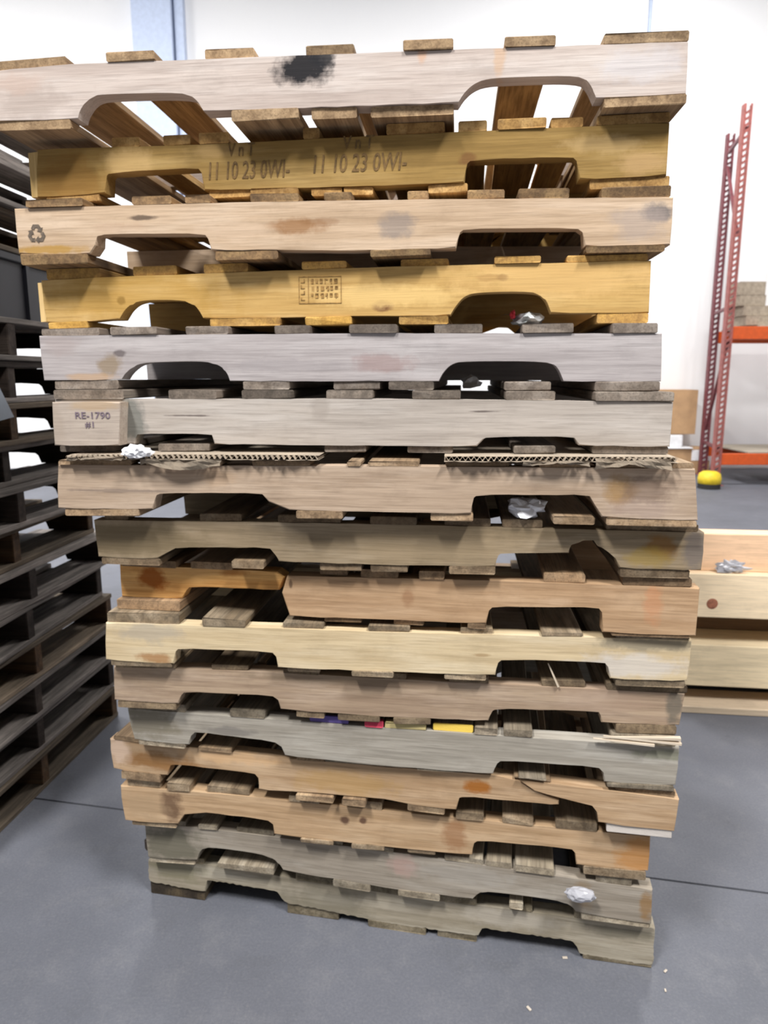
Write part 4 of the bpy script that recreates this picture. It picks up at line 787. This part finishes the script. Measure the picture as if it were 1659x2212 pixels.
# ------------------------------------------------------------------ pallet rack by the back wall
def post_bm(H, w=.095, d=.075):
    bm = bmesh.new()
    s = .024
    add_box(bm, -w / 2, -w / 2 + s, -d / 2, -d / 2 + .004, 0, H); add_box(bm, w / 2 - s, w / 2, -d / 2, -d / 2 + .004, 0, H)
    add_box(bm, -w / 2, -w / 2 + .004, -d / 2 + .004, d / 2, 0, H); add_box(bm, w / 2 - .004, w / 2, -d / 2 + .004, d / 2, 0, H)
    n = int(H / .066)
    for i in range(n):
        z = .02 + i * .066
        mt = Matrix.Translation((0, -d / 2 + .002, z + .02)) @ Matrix.Rotation(-.6, 4, 'Y')
        add_box(bm, -.030, .030, -.002, .002, -.014, .014, mtx=mt)
    return bm
def bar(name, parent, p, q, r, mat):
    d = Vector(q) - Vector(p); b = bmesh.new(); add_box(b, -r, r, -r, r, 0, d.length, .002)
    o = link(name, b, mat, parent); o.location = p; o.rotation_euler = d.to_track_quat('Z', 'Y').to_euler(); return o
XF, YF, XR, YR, HR = 4.11, 8.73, 4.40, 9.73, 4.35
def upright(dx, label):
    r = empty('rack_upright', (XF + dx, YF, 0)); tag(r, label, 'rack upright', 'uprights of the pallet rack')
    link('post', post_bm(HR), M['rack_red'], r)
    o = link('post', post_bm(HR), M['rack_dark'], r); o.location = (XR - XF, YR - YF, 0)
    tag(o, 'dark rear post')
    b = bmesh.new(); add_box(b, -.08, .08, -.08, .08, 0, .008); p = link('base_plate', b, M['rack_red'], r)
    p2 = p.copy(); COL.objects.link(p2); p2.location = (XR - XF, YR - YF, 0)
    f = lambda z: (.035, .04, z); g = lambda z: (XR - XF - .02, YR - YF - .04, z)
    for a, c in ((f(4.12), g(4.12)), (g(3.95), f(2.95)), (f(2.15), g(2.15)), (f(1.75), g(.62)), (f(.45), g(.45))):
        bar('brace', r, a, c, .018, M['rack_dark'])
    return r
upright(0, 'red perforated rack upright frame standing near the white back wall')
upright(2.75, 'second rack upright frame, outside the right photo edge')
G = 'beams of the pallet rack'
def beam(y, z0, z1, label):
    x0 = (XF if y < 9 else XR) + .05
    bm_ = bmesh.new(); add_box(bm_, x0, x0 + 2.64, y - .03, y + .03, z0, z1, .006)
    return tag(link('rack_beam', bm_, M['rack_orange']), label, 'rack beam', G)
beam(8.73, 1.765, 1.915, 'upper front orange rack beam beneath the cardboard boxes')
beam(9.73, 1.765, 1.915, 'upper rear orange rack beam')
beam(8.73, .255, .395, 'lower front orange rack beam close to the floor')
beam(9.73, .255, .395, 'lower rear orange rack beam')
M['deck'] = wood('shelf_board_wood', (176, 166, 150), (150, 140, 126), (190, 182, 168), 'x', vary=.05)
for z, n_ in ((1.9155, 'upper grey brown shelf board on the orange rack beams'), (.3955, 'lower grey brown shelf board on the orange rack beams')):
    b = bmesh.new(); add_box(b, 4.5, 6.7, 8.72, 9.74, 0, .02, .002)
    o = link('shelf_board', b, M['deck']); o.location = (0, 0, z); tag(o, n_, 'shelf', 'shelf boards of the rack')
def carton(x0, x1, y0, y1, z0, z1, label, mat='kraft_light', group='cardboard boxes on the rack', rz=0):
    r = empty('cardboard_box', ((x0 + x1) / 2, (y0 + y1) / 2, z0), rz); tag(r, label, 'box', group)
    w, d, h = (x1 - x0) / 2, (y1 - y0) / 2, z1 - z0
    b = bmesh.new(); add_box(b, -w, w, -d, d, 0, h - .004, .003); link('carton_body', b, M[mat], r)
    for s in (-1, 1):
        b = bmesh.new(); add_box(b, min(s * .002, s * w), max(s * .002, s * w), -d, d, h - .0038, h); link('flap', b, M[mat], r)
    return r
zs = 1.936
carton(4.36, 4.95, 8.8, 9.3, zs, 2.048, 'wide flat cardboard box lowest in the pile on the upper shelf')
carton(4.33, 4.68, 8.82, 9.25, 2.0485, 2.165, 'flat cardboard box second from the bottom on the upper shelf')
carton(4.28, 4.59, 8.84, 9.22, 2.1655, 2.29, 'cardboard box second from the top on the upper shelf')
carton(4.27, 4.575, 8.84, 9.22, 2.2905, 2.444, 'cardboard box topmost in the pile on the upper shelf')

# boxes on the floor left of the rack
carton(3.72, 4.56, 9.88, 10.3, 0, .34, 'tan cardboard box on the floor, lowest left of the rack', 'kraft', 'cardboard boxes left of the rack')
b = bmesh.new()
add_box(b, -.30, .31, -.23, .2, 0, .02, .004); add_box(b, -.28, .18, -.2, .18, .02, .20, .02)
ps = link('wrapped_parcel', b, M['paper']); ps.location = (3.99, 10.08, .3405); tag(ps, 'white wrapped parcel between two cardboard boxes left of the rack', 'parcel')
carton(3.70, 4.325, 9.88, 10.28, .5415, 1.15, 'large tan cardboard box on the white parcel beside the rack', 'kraft', 'cardboard boxes left of the rack')
b = bmesh.new(); add_box(b, -.13, .13, -.002, .002, -.075, .075); o = link('shipping_label', b, M['paper'])
o.location = (4.43, 9.8775, .25); o.parent = None
tag(o, 'white shipping label on the front of the lowest tan box', 'label')
# yellow foot guard at the front post
r = empty('post_guard', (3.93, 8.48, 0)); tag(r, 'yellow rounded guard on the floor at foot of the rack upright', 'guard')
b = bmesh.new(); add_lathe(b, [(.13, 0), (.13, .06)], 20); link('base', b, M['black_rubber'], r)
b = bmesh.new(); add_lathe(b, [(.13, .0605), (.135, .12), (.12, .18), (.08, .205), (.02, .21)], 24); link('cap', b, M['yellow'], r, smooth=True)

# ------------------------------------------------------------------ wood chips on the floor
M['chip'] = wood('chip_wood', (206, 196, 184), (160, 148, 132), (226, 220, 210), 'x', vary=.1)
for i, (x, y, s, lb) in enumerate(((.418, 1.416, .006, 'pale wood chip on the floor under the bottom right notch'), (.636, 1.379, .005, 'pale wood chip on floor right of the stack, nearer the stack'),
                          (.616, 1.328, .004, 'pale wood chip on floor right of the stack, farther out'), (.308, 1.282, .006, 'pale wood chip on the open floor in front of the stack'))):
    b = bmesh.new(); add_box(b, -s, s, -s * .5, s * .5, 0, s * .6, s * .15)
    o = link('wood_chip', b, M['chip']); o.location = (x, y, .0003); o.rotation_euler = (0, 0, .7 * i)
    tag(o, lb, 'chip', 'wood chips on the floor')
